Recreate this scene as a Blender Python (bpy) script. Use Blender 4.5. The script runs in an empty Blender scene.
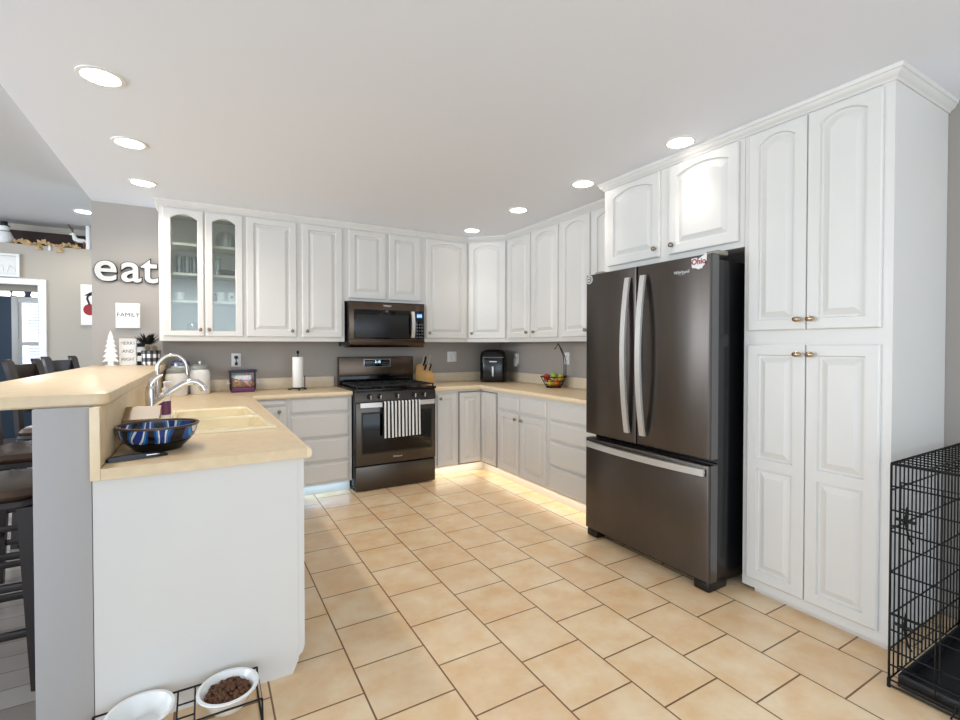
import bpy, bmesh, math, random
from mathutils import Matrix, Vector
random.seed(7)
C = bpy.context.scene.collection
SC = bpy.context.scene
PI = math.pi

# ------------------------------------------------------------------ camera, world, exposure
cam = bpy.data.cameras.new('camera')
cam.sensor_width = 36.0
cam.lens = 475.6 / 960 * 36
cam.shift_y = (352.54 - 360) / 960
cam.clip_start = 0.03
camera = bpy.data.objects.new('camera', cam)
C.objects.link(camera)
camera.location = (0, 0, 1.317)
camera.rotation_euler = (PI / 2 - 0.0145, 0, -0.5239)
SC.camera = camera

world = bpy.data.worlds.new('world')
SC.world = world
world.use_nodes = True
bg = world.node_tree.nodes['Background']
bg.inputs[0].default_value = (0.74, 0.87, 1.0, 1)
bg.inputs[1].default_value = 1.22
SC.view_settings.view_transform = 'Standard'
SC.view_settings.look = 'None'
SC.view_settings.exposure = 0.62
SC.view_settings.gamma = 1.0
SC.view_settings.use_curve_mapping = False

LAMP_POWER, LAMP_POWER_BAR = 8.5, 18.5   # wall-side row, bar row
LAMP_COLOR = (1.0, 0.93, 0.84)


def area_light(name, loc, rot, sx, sy, power, color, parent=None):
    l = bpy.data.lights.new(name, 'AREA')
    l.shape = 'RECTANGLE'; l.size = sx; l.size_y = sy; l.energy = power; l.color = color
    o = bpy.data.objects.new(name, l)
    C.objects.link(o); o.location = loc; o.rotation_euler = rot
    if parent: o.parent = parent
    return o


# added area lights fill in for daylight behind the camera and from the living room on the left
area_light('daylight_fill_rear', (0.9, -2.6, 1.5), (PI / 2, 0, 0), 4.2, 2.0, 28, (0.78, 0.89, 1.0))
area_light('daylight_fill_living', (-4.4, 3.0, 1.85), (PI / 2, 0, -PI / 2), 3.6, 1.2, 95, (0.84, 0.92, 1.0))


# ------------------------------------------------------------------ materials
def srgb(r, g, b):
    f = lambda c: (c / 255 / 12.92) if c / 255 <= 0.04045 else ((c / 255 + 0.055) / 1.055) ** 2.4
    return (f(r), f(g), f(b), 1)


MATS = {}


def mat(name, col, rough=0.5, metal=0.0, noise=0.0, nscale=8.0, bump=0.0, bscale=60.0, emit=None, estr=0.0, stretch=None, coat=0.0, spec=0.5):
    m = bpy.data.materials.new(name); m.use_nodes = True
    nt = m.node_tree; b = nt.nodes['Principled BSDF']
    b.inputs['Base Color'].default_value = col
    b.inputs['Roughness'].default_value = rough
    b.inputs['Metallic'].default_value = metal
    b.inputs['Specular IOR Level'].default_value = spec
    b.inputs['Coat Weight'].default_value = coat
    if emit:
        b.inputs['Emission Color'].default_value = emit
        b.inputs['Emission Strength'].default_value = estr
    if noise or bump:
        tc = nt.nodes.new('ShaderNodeTexCoord'); mp = nt.nodes.new('ShaderNodeMapping')
        nt.links.new(tc.outputs['Object'], mp.inputs['Vector'])
        if stretch: mp.inputs['Scale'].default_value = stretch
        if noise:
            n = nt.nodes.new('ShaderNodeTexNoise'); n.inputs['Scale'].default_value = nscale; n.inputs['Detail'].default_value = 4
            nt.links.new(mp.outputs['Vector'], n.inputs['Vector'])
            r = nt.nodes.new('ShaderNodeValToRGB')
            c1 = [max(0, x * (1 - noise)) for x in col[:3]] + [1]; c2 = [min(1, x * (1 + noise)) for x in col[:3]] + [1]
            r.color_ramp.elements[0].color = c1; r.color_ramp.elements[1].color = c2
            r.color_ramp.elements[0].position = 0.3; r.color_ramp.elements[1].position = 0.7
            nt.links.new(n.outputs['Fac'], r.inputs['Fac']); nt.links.new(r.outputs['Color'], b.inputs['Base Color'])
        if bump:
            n2 = nt.nodes.new('ShaderNodeTexNoise'); n2.inputs['Scale'].default_value = bscale; n2.inputs['Detail'].default_value = 3
            nt.links.new(mp.outputs['Vector'], n2.inputs['Vector'])
            bp = nt.nodes.new('ShaderNodeBump'); bp.inputs['Strength'].default_value = bump; bp.inputs['Distance'].default_value = 0.002
            nt.links.new(n2.outputs['Fac'], bp.inputs['Height']); nt.links.new(bp.outputs['Normal'], b.inputs['Normal'])
    MATS[name] = m
    return m


M_white = mat('painted_wood', srgb(222, 219, 214), 0.4, noise=0.015, nscale=3)
M_wall = mat('taupe_paint', srgb(176, 167, 155), 0.75, bump=0.08, bscale=180)
M_kwall = mat('grey_paint', srgb(168, 161, 154), 0.7, bump=0.08, bscale=180)
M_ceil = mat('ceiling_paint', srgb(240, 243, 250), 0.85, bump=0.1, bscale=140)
M_lceil = mat('dim_ceiling_grey', srgb(200, 198, 196), 0.85, bump=0.1, bscale=140)  # ceiling colour greyed to put the dimmer light into it
M_trim = mat('white_trim', srgb(240, 238, 234), 0.4)
M_lam = mat('laminate', srgb(226, 202, 165), 0.34, noise=0.07, nscale=22, spec=0.5)
M_lam_back = mat('laminate_backsplash', srgb(232, 216, 190), 0.32, noise=0.04, nscale=22)
M_lam_edge = mat('laminate_edge', srgb(240, 218, 182), 0.3, noise=0.03, nscale=30)
M_pony = mat('pony_wall_paint', srgb(176, 172, 170), 0.75, bump=0.15, bscale=150)
M_knob = mat('aged_nickel', srgb(150, 138, 122), 0.28, 1.0)
M_knob2 = mat('brushed_nickel', srgb(190, 170, 140), 0.25, 1.0)
M_black = mat('black_plastic', srgb(14, 14, 15), 0.35)
M_blackgloss = mat('black_gloss', srgb(8, 8, 10), 0.10, spec=0.35)
M_dsteel = mat('dark_stainless', srgb(98, 92, 88), 0.3, 0.9, noise=0.06, nscale=4, stretch=(60, 60, 1))
M_dsteel_h = mat('dark_stainless_range', srgb(86, 80, 74), 0.3, 0.9, noise=0.06, nscale=4, stretch=(1, 60, 60))
M_bronze = mat('bronze_stainless', srgb(90, 78, 68), 0.27, 0.95, noise=0.08, nscale=4, stretch=(1, 60, 60))
M_edge = mat('door_edge_steel', srgb(120, 120, 122), 0.25, 1.0)
M_steel = mat('bright_stainless', srgb(222, 220, 217), 0.36, 0.75)
M_chrome = mat('chrome', srgb(225, 225, 228), 0.07, 1.0)
M_body = mat('black_cabinet_steel', srgb(16, 17, 20), 0.22, spec=0.6)
M_iron = mat('cast_iron', srgb(26, 25, 25), 0.55, noise=0.2, nscale=30)
M_wire = mat('black_wire', srgb(7, 7, 8), 0.45, spec=0.3)
M_tray = mat('black_tray', srgb(17, 18, 22), 0.4)
M_sink = mat('cream_sink', srgb(250, 236, 200), 0.2, spec=0.6)
M_ceramic = mat('white_ceramic', srgb(240, 239, 236), 0.15, spec=0.6)
M_paper = mat('paper', srgb(243, 241, 238), 0.9)
M_wood = mat('light_wood', srgb(206, 160, 100), 0.45, noise=0.15, nscale=6, stretch=(1, 1, 8))
M_stool = mat('espresso_wood', srgb(38, 30, 28), 0.35, noise=0.2, nscale=6)
M_seat = mat('brown_leather', srgb(74, 54, 38), 0.3, noise=0.2, nscale=12)
M_hinge = mat('hinge_plastic', srgb(146, 138, 124), 0.45)
M_tan = mat('tan_plastic', srgb(132, 108, 76), 0.4)
M_dark = mat('dark_brown_board', srgb(52, 36, 30), 0.6, noise=0.2, nscale=5)
M_snow = mat('snow_white', srgb(235, 233, 230), 0.8, bump=0.3, bscale=50)
M_burlap = mat('burlap', srgb(196, 164, 118), 0.9, noise=0.25, nscale=30)
M_rust = mat('red_brown', srgb(150, 84, 52), 0.7)
M_red = mat('apple_red', srgb(190, 34, 26), 0.3, noise=0.3, nscale=14)
M_orange = mat('orange_peel', srgb(236, 128, 24), 0.4, bump=0.3, bscale=200)
M_yellow = mat('lemon_yellow', srgb(238, 202, 62), 0.35)
M_green = mat('lime_green', srgb(160, 190, 70), 0.35)
M_stem = mat('stem_brown', srgb(80, 60, 35), 0.8)
M_ink = mat('ink_black', srgb(30, 30, 32), 0.8)
M_inkgrey = mat('ink_grey', srgb(105, 105, 108), 0.8)
M_navy = mat('navy_plastic', srgb(28, 34, 70), 0.35)
M_purple = mat('purple_label', srgb(104, 52, 92), 0.45)
M_plastic = mat('white_plastic', srgb(238, 238, 240), 0.35)
M_kibble = mat('kibble', srgb(96, 62, 38), 0.8, noise=0.3, nscale=40)
M_room = mat('slate_blue_paint', srgb(78, 92, 110), 0.8)
M_blind = mat('blind_slat', srgb(205, 214, 226), 0.6)
M_sky = mat('window_daylight', srgb(200, 215, 235), 0.5, emit=(0.80, 0.88, 1.0, 1), estr=1.1)
M_shade = mat('lamp_glass', srgb(245, 245, 240), 0.3, emit=(1.0, 0.96, 0.9, 1), estr=1.1)
M_lens = mat('lamp_lens', srgb(255, 250, 240), 0.4, emit=(1.0, 0.95, 0.88, 1), estr=7.0)
M_led = mat('warm_led', srgb(255, 240, 200), 0.4, emit=(1.0, 0.88, 0.62, 1), estr=1.4)
M_ledb = mat('cool_led', srgb(210, 230, 255), 0.4, emit=(0.35, 0.65, 1.0, 1), estr=1.0)
M_disp = mat('blue_display', srgb(30, 60, 110), 0.2, emit=(0.10, 0.30, 0.75, 1), estr=0.9)
M_digit = mat('display_digits', srgb(170, 210, 255), 0.2, emit=(0.55, 0.8, 1.0, 1), estr=1.6)
M_logo = mat('logo_silver', srgb(215, 214, 212), 0.3, 0.8)
M_scarlet = mat('scarlet_print', srgb(150, 30, 40), 0.5)
M_greygreen = mat('sage_ceramic', srgb(150, 156, 150), 0.35)
M_bluelid = mat('blue_grey_lid', srgb(120, 130, 160), 0.2, 0.4)
M_leafdark = mat('dark_needles', srgb(26, 27, 20), 0.8, noise=0.4, nscale=20)
M_basket = mat('brown_weave', srgb(96, 78, 60), 0.8, noise=0.4, nscale=60)
M_cone = mat('pine_cone_grey', srgb(150, 138, 118), 0.8, noise=0.35, nscale=50)
M_planks = None


def node_mat(name):
    m = bpy.data.materials.new(name); m.use_nodes = True; MATS[name] = m
    return m, m.node_tree, m.node_tree.nodes['Principled BSDF']


def mixrgb(nt, blend='MIX'):
    n = nt.nodes.new('ShaderNodeMix'); n.data_type = 'RGBA'; n.blend_type = blend
    return n   # inputs 0 fac, 6 A, 7 B ; output 2


def tile_material():
    m, nt, b = node_mat('ceramic_floor_tile')
    N, L = nt.nodes.new, nt.links.new
    tc = N('ShaderNodeTexCoord'); sx = N('ShaderNodeSeparateXYZ'); L(tc.outputs['Object'], sx.inputs[0])
    ax = N('ShaderNodeMath'); ax.operation = 'SUBTRACT'; ax.inputs[1].default_value = 0.5131; L(sx.outputs[0], ax.inputs[0])
    ay = N('ShaderNodeMath'); ay.operation = 'SUBTRACT'; ay.inputs[1].default_value = 2.0726; L(sx.outputs[1], ay.inputs[0])
    cb = N('ShaderNodeCombineXYZ'); L(ay.outputs[0], cb.inputs[0]); L(ax.outputs[0], cb.inputs[1])
    br = N('ShaderNodeTexBrick'); L(cb.outputs[0], br.inputs['Vector'])
    br.offset = 0.5; br.offset_frequency = 2; br.squash = 1.0
    br.inputs['Scale'].default_value = 1.0
    br.inputs['Mortar Size'].default_value = 0.0035
    br.inputs['Mortar Smooth'].default_value = 0.1
    br.inputs['Brick Width'].default_value = 0.3088
    br.inputs['Row Height'].default_value = 0.3088
    br.inputs['Color1'].default_value = srgb(246, 224, 190)
    br.inputs['Color2'].default_value = srgb(240, 214, 178)
    br.inputs['Mortar'].default_value = srgb(125, 90, 56)
    n1 = N('ShaderNodeTexNoise'); n1.inputs['Scale'].default_value = 5.5; n1.inputs['Detail'].default_value = 6; n1.inputs['Roughness'].default_value = 0.6
    L(tc.outputs['Object'], n1.inputs['Vector'])
    r1 = N('ShaderNodeValToRGB'); r1.color_ramp.elements[0].position = 0.36; r1.color_ramp.elements[1].position = 0.66
    r1.color_ramp.elements[0].color = srgb(244, 226, 204); r1.color_ramp.elements[1].color = (1, 1, 1, 1)
    L(n1.outputs['Fac'], r1.inputs['Fac'])
    mx = mixrgb(nt, 'MULTIPLY'); mx.inputs[0].default_value = 1.0
    L(br.outputs['Color'], mx.inputs[6]); L(r1.outputs['Color'], mx.inputs[7])
    n2 = N('ShaderNodeTexNoise'); n2.inputs['Scale'].default_value = 3.1; n2.inputs['Detail'].default_value = 5
    L(tc.outputs['Object'], n2.inputs['Vector'])
    r2 = N('ShaderNodeValToRGB'); r2.color_ramp.elements[0].position = 0.52; r2.color_ramp.elements[1].position = 0.75
    r2.color_ramp.elements[0].color = (0, 0, 0, 1); r2.color_ramp.elements[1].color = (0.5, 0.5, 0.5, 1)
    L(n2.outputs['Fac'], r2.inputs['Fac'])
    mx2 = mixrgb(nt); L(r2.outputs['Color'], mx2.inputs[0]); L(mx.outputs[2], mx2.inputs[6]); mx2.inputs[7].default_value = srgb(224, 190, 148)
    mx3 = mixrgb(nt); L(br.outputs['Fac'], mx3.inputs[0]); L(mx2.outputs[2], mx3.inputs[6]); mx3.inputs[7].default_value = srgb(125, 90, 56)
    L(mx3.outputs[2], b.inputs['Base Color'])
    b.inputs['Roughness'].default_value = 0.3
    bp = N('ShaderNodeBump'); bp.inputs['Strength'].default_value = 0.5; bp.inputs['Distance'].default_value = 0.002; bp.invert = True
    L(br.outputs['Fac'], bp.inputs['Height']); L(bp.outputs['Normal'], b.inputs['Normal'])
    return m


def plank_material():
    m, nt, b = node_mat('grey_planks')
    N, L = nt.nodes.new, nt.links.new
    tc = N('ShaderNodeTexCoord')
    br = N('ShaderNodeTexBrick'); L(tc.outputs['Object'], br.inputs['Vector'])
    br.offset = 0.37
    br.inputs['Scale'].default_value = 1.0; br.inputs['Mortar Size'].default_value = 0.002
    br.inputs['Brick Width'].default_value = 1.2; br.inputs['Row Height'].default_value = 0.13
    br.inputs['Color1'].default_value = srgb(122, 112, 104); br.inputs['Color2'].default_value = srgb(158, 150, 142); br.inputs['Mortar'].default_value = srgb(70, 62, 56)
    L(br.outputs['Color'], b.inputs['Base Color']); b.inputs['Roughness'].default_value = 0.35
    return m


def stripe_material(name, axis, freq, c1, c2, duty=0.5, rough=0.85):
    m, nt, b = node_mat(name)
    N, L = nt.nodes.new, nt.links.new
    tc = N('ShaderNodeTexCoord'); sx = N('ShaderNodeSeparateXYZ'); L(tc.outputs['Object'], sx.inputs[0])
    mu = N('ShaderNodeMath'); mu.operation = 'MULTIPLY'; mu.inputs[1].default_value = freq; L(sx.outputs[axis], mu.inputs[0])
    fr = N('ShaderNodeMath'); fr.operation = 'FRACT'; L(mu.outputs[0], fr.inputs[0])
    gt = N('ShaderNodeMath'); gt.operation = 'GREATER_THAN'; gt.inputs[1].default_value = duty; L(fr.outputs[0], gt.inputs[0])
    mx = mixrgb(nt); L(gt.outputs[0], mx.inputs[0]); mx.inputs[6].default_value = c1; mx.inputs[7].default_value = c2
    L(mx.outputs[2], b.inputs['Base Color']); b.inputs['Roughness'].default_value = rough
    return m


def plaid_material():
    m, nt, b = node_mat('buffalo_check')
    N, L = nt.nodes.new, nt.links.new
    tc = N('ShaderNodeTexCoord'); sx = N('ShaderNodeSeparateXYZ'); L(tc.outputs['Object'], sx.inputs[0])
    # angle around the pot and height
    at = N('ShaderNodeMath'); at.operation = 'ARCTAN2'; L(sx.outputs[1], at.inputs[0]); L(sx.outputs[0], at.inputs[1])

    def band(src, f):
        mu = N('ShaderNodeMath'); mu.operation = 'MULTIPLY'; mu.inputs[1].default_value = f; L(src, mu.inputs[0])
        fr = N('ShaderNodeMath'); fr.operation = 'FRACT'; L(mu.outputs[0], fr.inputs[0])
        gt = N('ShaderNodeMath'); gt.operation = 'GREATER_THAN'; gt.inputs[1].default_value = 0.5; L(fr.outputs[0], gt.inputs[0])
        return gt.outputs[0]
    a = band(at.outputs[0], 10 / (2 * PI)); z = band(sx.outputs[2], 1 / 0.062)
    ad = N('ShaderNodeMath'); ad.operation = 'ADD'; L(a, ad.inputs[0]); L(z, ad.inputs[1])
    hf = N('ShaderNodeMath'); hf.operation = 'MULTIPLY'; hf.inputs[1].default_value = 0.5; L(ad.outputs[0], hf.inputs[0])
    r = N('ShaderNodeValToRGB'); r.color_ramp.interpolation = 'CONSTANT'
    r.color_ramp.elements[0].color = srgb(240, 240, 240); r.color_ramp.elements[1].color = srgb(16, 16, 18)
    r.color_ramp.elements[1].position = 0.9
    e = r.color_ramp.elements.new(0.3); e.color = srgb(96, 98, 104)
    L(hf.outputs[0], r.inputs['Fac']); L(r.outputs['Color'], b.inputs['Base Color']); b.inputs['Roughness'].default_value = 0.7
    return m


def art_glass_material():
    m, nt, b = node_mat('swirled_blue_glass')
    N, L = nt.nodes.new, nt.links.new
    tc = N('ShaderNodeTexCoord')
    w = N('ShaderNodeTexWave'); w.inputs['Scale'].default_value = 3.2; w.inputs['Distortion'].default_value = 7; w.inputs['Detail'].default_value = 2; w.inputs['Detail Scale'].default_value = 1.22
    L(tc.outputs['Object'], w.inputs['Vector'])
    r = N('ShaderNodeValToRGB'); r.color_ramp.interpolation = 'CONSTANT'
    cols = [(0, (14, 14, 22)), (0.22, (20, 70, 140)), (0.5, (40, 130, 180)), (0.66, (14, 14, 22)), (0.72, (225, 225, 235)), (0.88, (30, 60, 130))]
    r.color_ramp.elements[0].color = srgb(*cols[0][1]); r.color_ramp.elements[1].position = cols[-1][0]; r.color_ramp.elements[1].color = srgb(*cols[-1][1])
    for p, c in cols[1:-1]:
        e = r.color_ramp.elements.new(p); e.color = srgb(*c)
    L(w.outputs['Fac'], r.inputs['Fac']); L(r.outputs['Color'], b.inputs['Base Color']); b.inputs['Roughness'].default_value = 0.12
    return m


def snack_material():
    m, nt, b = node_mat('mixed_snacks')
    N, L = nt.nodes.new, nt.links.new
    tc = N('ShaderNodeTexCoord'); v = N('ShaderNodeTexVoronoi'); v.inputs['Scale'].default_value = 55
    L(tc.outputs['Object'], v.inputs['Vector'])
    sp = N('ShaderNodeSeparateColor'); L(v.outputs['Color'], sp.inputs[0])
    r = N('ShaderNodeValToRGB'); r.color_ramp.interpolation = 'CONSTANT'
    cols = [(0, (150, 26, 30)), (0.22, (60, 40, 50)), (0.4, (210, 120, 50)), (0.55, (190, 40, 40)), (0.7, (90, 140, 60)), (0.82, (225, 190, 130)), (0.92, (120, 40, 90))]
    r.color_ramp.elements[0].color = srgb(*cols[0][1]); r.color_ramp.elements[1].position = cols[-1][0]; r.color_ramp.elements[1].color = srgb(*cols[-1][1])
    for p, c in cols[1:-1]:
        e = r.color_ramp.elements.new(p); e.color = srgb(*c)
    L(sp.outputs[0], r.inputs['Fac']); L(r.outputs['Color'], b.inputs['Base Color']); b.inputs['Roughness'].default_value = 0.4
    return m


def glass_material(name, tint, gloss=0.12, rough=0.05):
    m = bpy.data.materials.new(name); m.use_nodes = True; nt = m.node_tree
    for n in list(nt.nodes):
        if n.type != 'OUTPUT_MATERIAL': nt.nodes.remove(n)
    out = [n for n in nt.nodes][0]
    t = nt.nodes.new('ShaderNodeBsdfTransparent'); t.inputs[0].default_value = tint
    g = nt.nodes.new('ShaderNodeBsdfGlossy'); g.inputs['Roughness'].default_value = rough
    mx = nt.nodes.new('ShaderNodeMixShader'); mx.inputs[0].default_value = gloss
    nt.links.new(t.outputs[0], mx.inputs[1]); nt.links.new(g.outputs[0], mx.inputs[2]); nt.links.new(mx.outputs[0], out.inputs[0])
    MATS[name] = m
    return m


M_tile = tile_material()
M_planks = plank_material()
M_plaid = plaid_material()
M_art = art_glass_material()
M_snack = snack_material()
M_towel = stripe_material('striped_towel', 0, 1 / 0.0335, srgb(244, 243, 240), srgb(24, 24, 28), 0.5)
M_bwstripe = stripe_material('striped_block', 2, 1 / 0.075, srgb(20, 20, 22), srgb(238, 237, 234), 0.42)
M_glass = glass_material('cabinet_glass', (0.86, 0.90, 0.87, 1), 0.10, 0.12)
M_clear = glass_material('clear_glass', (0.90, 0.93, 0.93, 1), 0.22, 0.04)


for _m in (M_dsteel,):
    _n = _m.node_tree; _b = _n.nodes['Principled BSDF']
    _t = _n.nodes.new('ShaderNodeTangent'); _t.direction_type = 'RADIAL'; _t.axis = 'Z'
    _n.links.new(_t.outputs[0], _b.inputs['Tangent']); _b.inputs['Anisotropic'].default_value = 0.85; _b.inputs['Anisotropic Rotation'].default_value = 0.25


# ------------------------------------------------------------------ mesh helpers
class MB:
    """collects shapes; build() links them as ONE mesh object"""

    def __init__(self, M=None):
        self.bm = bmesh.new(); self.M = M or Matrix.Identity(4); self.smooth = None

    def _tf(self, vs, M=None):
        T = self.M @ M if M else self.M
        for v in vs: v.co = T @ v.co

    def box(self, x0, x1, y0, y1, z0, z1, bev=0.0, seg=2, M=None):
        co = [(x, y, z) for x in (x0, x1) for y in (y0, y1) for z in (z0, z1)]
        vs = [self.bm.verts.new(c) for c in co]
        fs = [(0, 1, 3, 2), (4, 6, 7, 5), (0, 4, 5, 1), (2, 3, 7, 6), (0, 2, 6, 4), (1, 5, 7, 3)]
        faces = [self.bm.faces.new([vs[i] for i in f]) for f in fs]
        if bev > 0:
            es = list({e for f in faces for e in f.edges})
            r = bmesh.ops.bevel(self.bm, geom=es, offset=bev, segments=seg, affect='EDGES', profile=0.5)
            vs = list({v for f in r['faces'] for v in f.verts} | {v for v in vs if v.is_valid})
        self._tf(vs, M)
        return self

    def loops(self, loops, cap0=True, cap1=True, closed=True, M=None):
        """skin a list of equally long point loops"""
        rings = [[self.bm.verts.new(p) for p in lp] for lp in loops]
        n = len(rings[0])
        for a, b in zip(rings, rings[1:]):
            for i in range(n if closed else n - 1):
                j = (i + 1) % n
                try: self.bm.faces.new((a[i], a[j], b[j], b[i]))
                except ValueError: pass
        if cap0 and n > 2: self.bm.faces.new(list(reversed(rings[0])))
        if cap1 and n > 2: self.bm.faces.new(rings[-1])
        self._tf([v for r in rings for v in r], M)
        return self

    def lathe(self, prof, seg=24, M=None, cap0=True, cap1=True):
        """profile [(r, z)] about Z"""
        lps = [[(r * math.cos(2 * PI * i / seg), r * math.sin(2 * PI * i / seg), z) for i in range(seg)] for r, z in prof]
        return self.loops(lps, cap0, cap1, True, M)

    def cyl(self, p0, p1, r0, r1=None, seg=16):
        r1 = r0 if r1 is None else r1
        p0, p1 = Vector(p0), Vector(p1); d = p1 - p0
        q = d.to_track_quat('Z', 'Y').to_matrix().to_4x4()
        return self.lathe([(r0, 0), (r1, d.length)], seg, Matrix.Translation(p0) @ q)

    def tube(self, pts, r, seg=8, closed=False):
        pts = [Vector(p) for p in pts]; n = len(pts)
        rs = r if isinstance(r, (list, tuple)) else [r] * n
        up = None; lps = []
        for i, p in enumerate(pts):
            a = pts[i - 1] if (i > 0 or closed) else p; b = pts[(i + 1) % n] if (i < n - 1 or closed) else p
            t = (b - a).normalized()
            if up is None:
                up = Vector((0, 0, 1)) if abs(t.z) < 0.9 else Vector((1, 0, 0))
            s = t.cross(up).normalized(); up = s.cross(t).normalized()
            lps.append([p + rs[i] * (math.cos(2 * PI * k / seg) * s + math.sin(2 * PI * k / seg) * up) for k in range(seg)])
        if closed: lps.append(lps[0]); return self.loops(lps, False, False)
        return self.loops(lps)

    def prism(self, poly, z0, z1, M=None):
        return self.loops([[(x, y, z0) for x, y in poly], [(x, y, z1) for x, y in poly]], M=M)

    def ball(self, c, r, sc=(1, 1, 1), u=16, v=10):
        prof = [(max(1e-4, r * math.sin(PI * k / v)), -r * math.cos(PI * k / v)) for k in range(v + 1)]
        return self.lathe(prof, u, Matrix.Translation(c) @ Matrix.Diagonal((*sc, 1)))

    def build(self, name, material, parent=None, local=False, origin=None, smooth=35):
        bm = self.bm
        bmesh.ops.remove_doubles(bm, verts=bm.verts, dist=1e-6)
        bmesh.ops.recalc_face_normals(bm, faces=bm.faces)
        off = Vector((0, 0, 0))
        if not local:
            if parent: off = wloc(parent)
            elif origin: off = Vector(origin)
            for v in bm.verts: v.co -= off
        me = bpy.data.meshes.new(name); bm.to_mesh(me); bm.free()
        if smooth:
            me.shade_smooth(); me.set_sharp_from_angle(angle=math.radians(smooth))
        for m in (material if isinstance(material, (list, tuple)) else [material]): me.materials.append(m)
        o = bpy.data.objects.new(name, me); C.objects.link(o)
        if parent: o.parent = parent
        elif not local and origin: o.location = origin
        return o


def wloc(o):
    v = Vector((0, 0, 0))
    while o: v += o.location; o = o.parent
    return v


def tag(o, label, cat=None, group=None, kind=None):
    o['label'] = label
    if cat: o['category'] = cat
    if group: o['group'] = group
    if kind: o['kind'] = kind
    return o


def thing(name, label, cat, loc=(0, 0, 0), rz=0, group=None, kind=None):
    o = bpy.data.objects.new(name, None); o.empty_display_size = 0.05
    C.objects.link(o); o.location = loc; o.rotation_euler = (0, 0, rz)
    return tag(o, label, cat, group, kind)


def copy_tree(o, parent=None):
    c = o.copy(); C.objects.link(c)
    if parent: c.parent = parent
    for ch in list(o.children): copy_tree(ch, c)
    return c


def struct(name, mb, m, label, cat, origin=None):
    return tag(mb.build(name, m, origin=origin), label, cat, None, 'structure')


def place(x, y, z, ang=0.0):
    return Matrix.Translation((x, y, z)) @ Matrix.Rotation(ang, 4, 'Z')


R_BACK, R_RIGHT, R_DIAG, R_LEFT = 0.0, -PI / 2, math.atan2(-.335, .300), PI / 2


# ---------------- writing
def text_mesh(txt, size, extrude=0.0005, offset=0.0, bevel=0.0, space=1.0, align='CENTER', shear=0.0):
    cu = bpy.data.curves.new('txt', 'FONT'); cu.body = txt; cu.size = size; cu.extrude = extrude; cu.offset = offset
    cu.bevel_depth = bevel; cu.align_x = align; cu.space_character = space; cu.resolution_u = 5; cu.shear = shear
    ob = bpy.data.objects.new('txt', cu); C.objects.link(ob)
    bpy.context.view_layer.update()
    me = bpy.data.meshes.new_from_object(ob.evaluated_get(bpy.context.evaluated_depsgraph_get()))
    bpy.data.objects.remove(ob); bpy.data.curves.remove(cu)
    return me


def add_text(name, txt, size, material, parent, M, extrude=0.0005, offset=0.0, bevel=0.0, space=1.0, align='CENTER', shear=0.0):
    """M places the text plane: text x right, y up, facing +z of M; in WORLD coordinates"""
    me = text_mesh(txt, size, extrude, offset, bevel, space, align, shear)
    off = Matrix.Translation(-wloc(parent)) if parent else Matrix.Identity(4)
    me.transform(off @ M)
    me.materials.clear(); me.materials.append(material)
    o = bpy.data.objects.new(name, me); C.objects.link(o)
    if parent: o.parent = parent
    return o


def face_M(x, y, z, ang=0.0):
    """text standing upright on a surface whose front is -Y turned by ang about Z"""
    return Matrix.Translation((x, y, z)) @ Matrix.Rotation(ang, 4, 'Z') @ Matrix.Rotation(PI / 2, 4, 'X')


# ---------------- cabinet fronts
def outline(x0, x1, z0, z1, arch, n=12):
    """points anticlockwise seen from the front, top edge a shallow arch that sinks by `arch` at its ends"""
    pts = [(x0, z0), (x1, z0), (x1, z1 - arch)]
    for i in range(1, n):
        t = i / n; x = x1 + (x0 - x1) * t
        pts.append((x, z1 - arch + arch * (1 - (2 * t - 1) ** 2) if arch else z1))
    pts.append((x0, z1 - arch))
    return pts


def rect_like(x0, x1, z0, z1, n=12):
    return outline(x0, x1, z0, z1, 0, n)


def panel_front(mb, x0, x1, z0, z1, arch=0.0, t=0.02, fw=0.055, M=None, eb=0.005, topflat=True):
    """a raised panel door in local coords: x right, z up, front face at y=-t"""
    L = lambda pts, y: [(x, y, z) for x, z in pts]
    lp = [L(rect_like(x0, x1, z0, z1), 0), L(rect_like(x0, x1, z0, z1), -t + eb), L(rect_like(x0 + eb, x1 - eb, z0 + eb, z1 - eb), -t)]
    fw2 = fw
    op = lambda d: outline(x0 + fw2 + d, x1 - fw2 - d, z0 + fw2 + d, z1 - fw2 * (0.62 if arch else 0.9) - d, arch)
    lp += [L(op(0), -t), L(op(0.004), -t + 0.013), L(op(0.013), -t + 0.013), L(op(0.042), -t + 0.001)]
    mb.loops(lp, M=M)


def slab_front(mb, x0, x1, z0, z1, t=0.02, M=None):
    L = lambda pts, y: [(x, y, z) for x, z in pts]
    q = lambda d: [(x0 + d, z0 + d), (x1 - d, z0 + d), (x1 - d, z1 - d), (x0 + d, z1 - d)]
    mb.loops([L(q(0), 0), L(q(0), -t + 0.009), L(q(0.012), -t + 0.004), L(q(0.016), -t)], M=M)


KNOB = [(0.006, 0), (0.0055, 0.010), (0.0125, 0.014), (0.0155, 0.019), (0.0145, 0.025), (0.009, 0.029), (0.001, 0.030)]


def knob(parent, M, x, z, m=None, t=0.02, oval=False):
    """on a front at local (x, z)"""
    mb = MB(M)
    T = Matrix.Translation((x, -t, z)) @ Matrix.Rotation(PI / 2, 4, 'X')
    if oval: T = T @ Matrix.Diagonal((1.35, 0.85, 1.1, 1))
    mb.lathe(KNOB, 16, T)
    return mb.build('knob', m or M_knob, parent)


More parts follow.
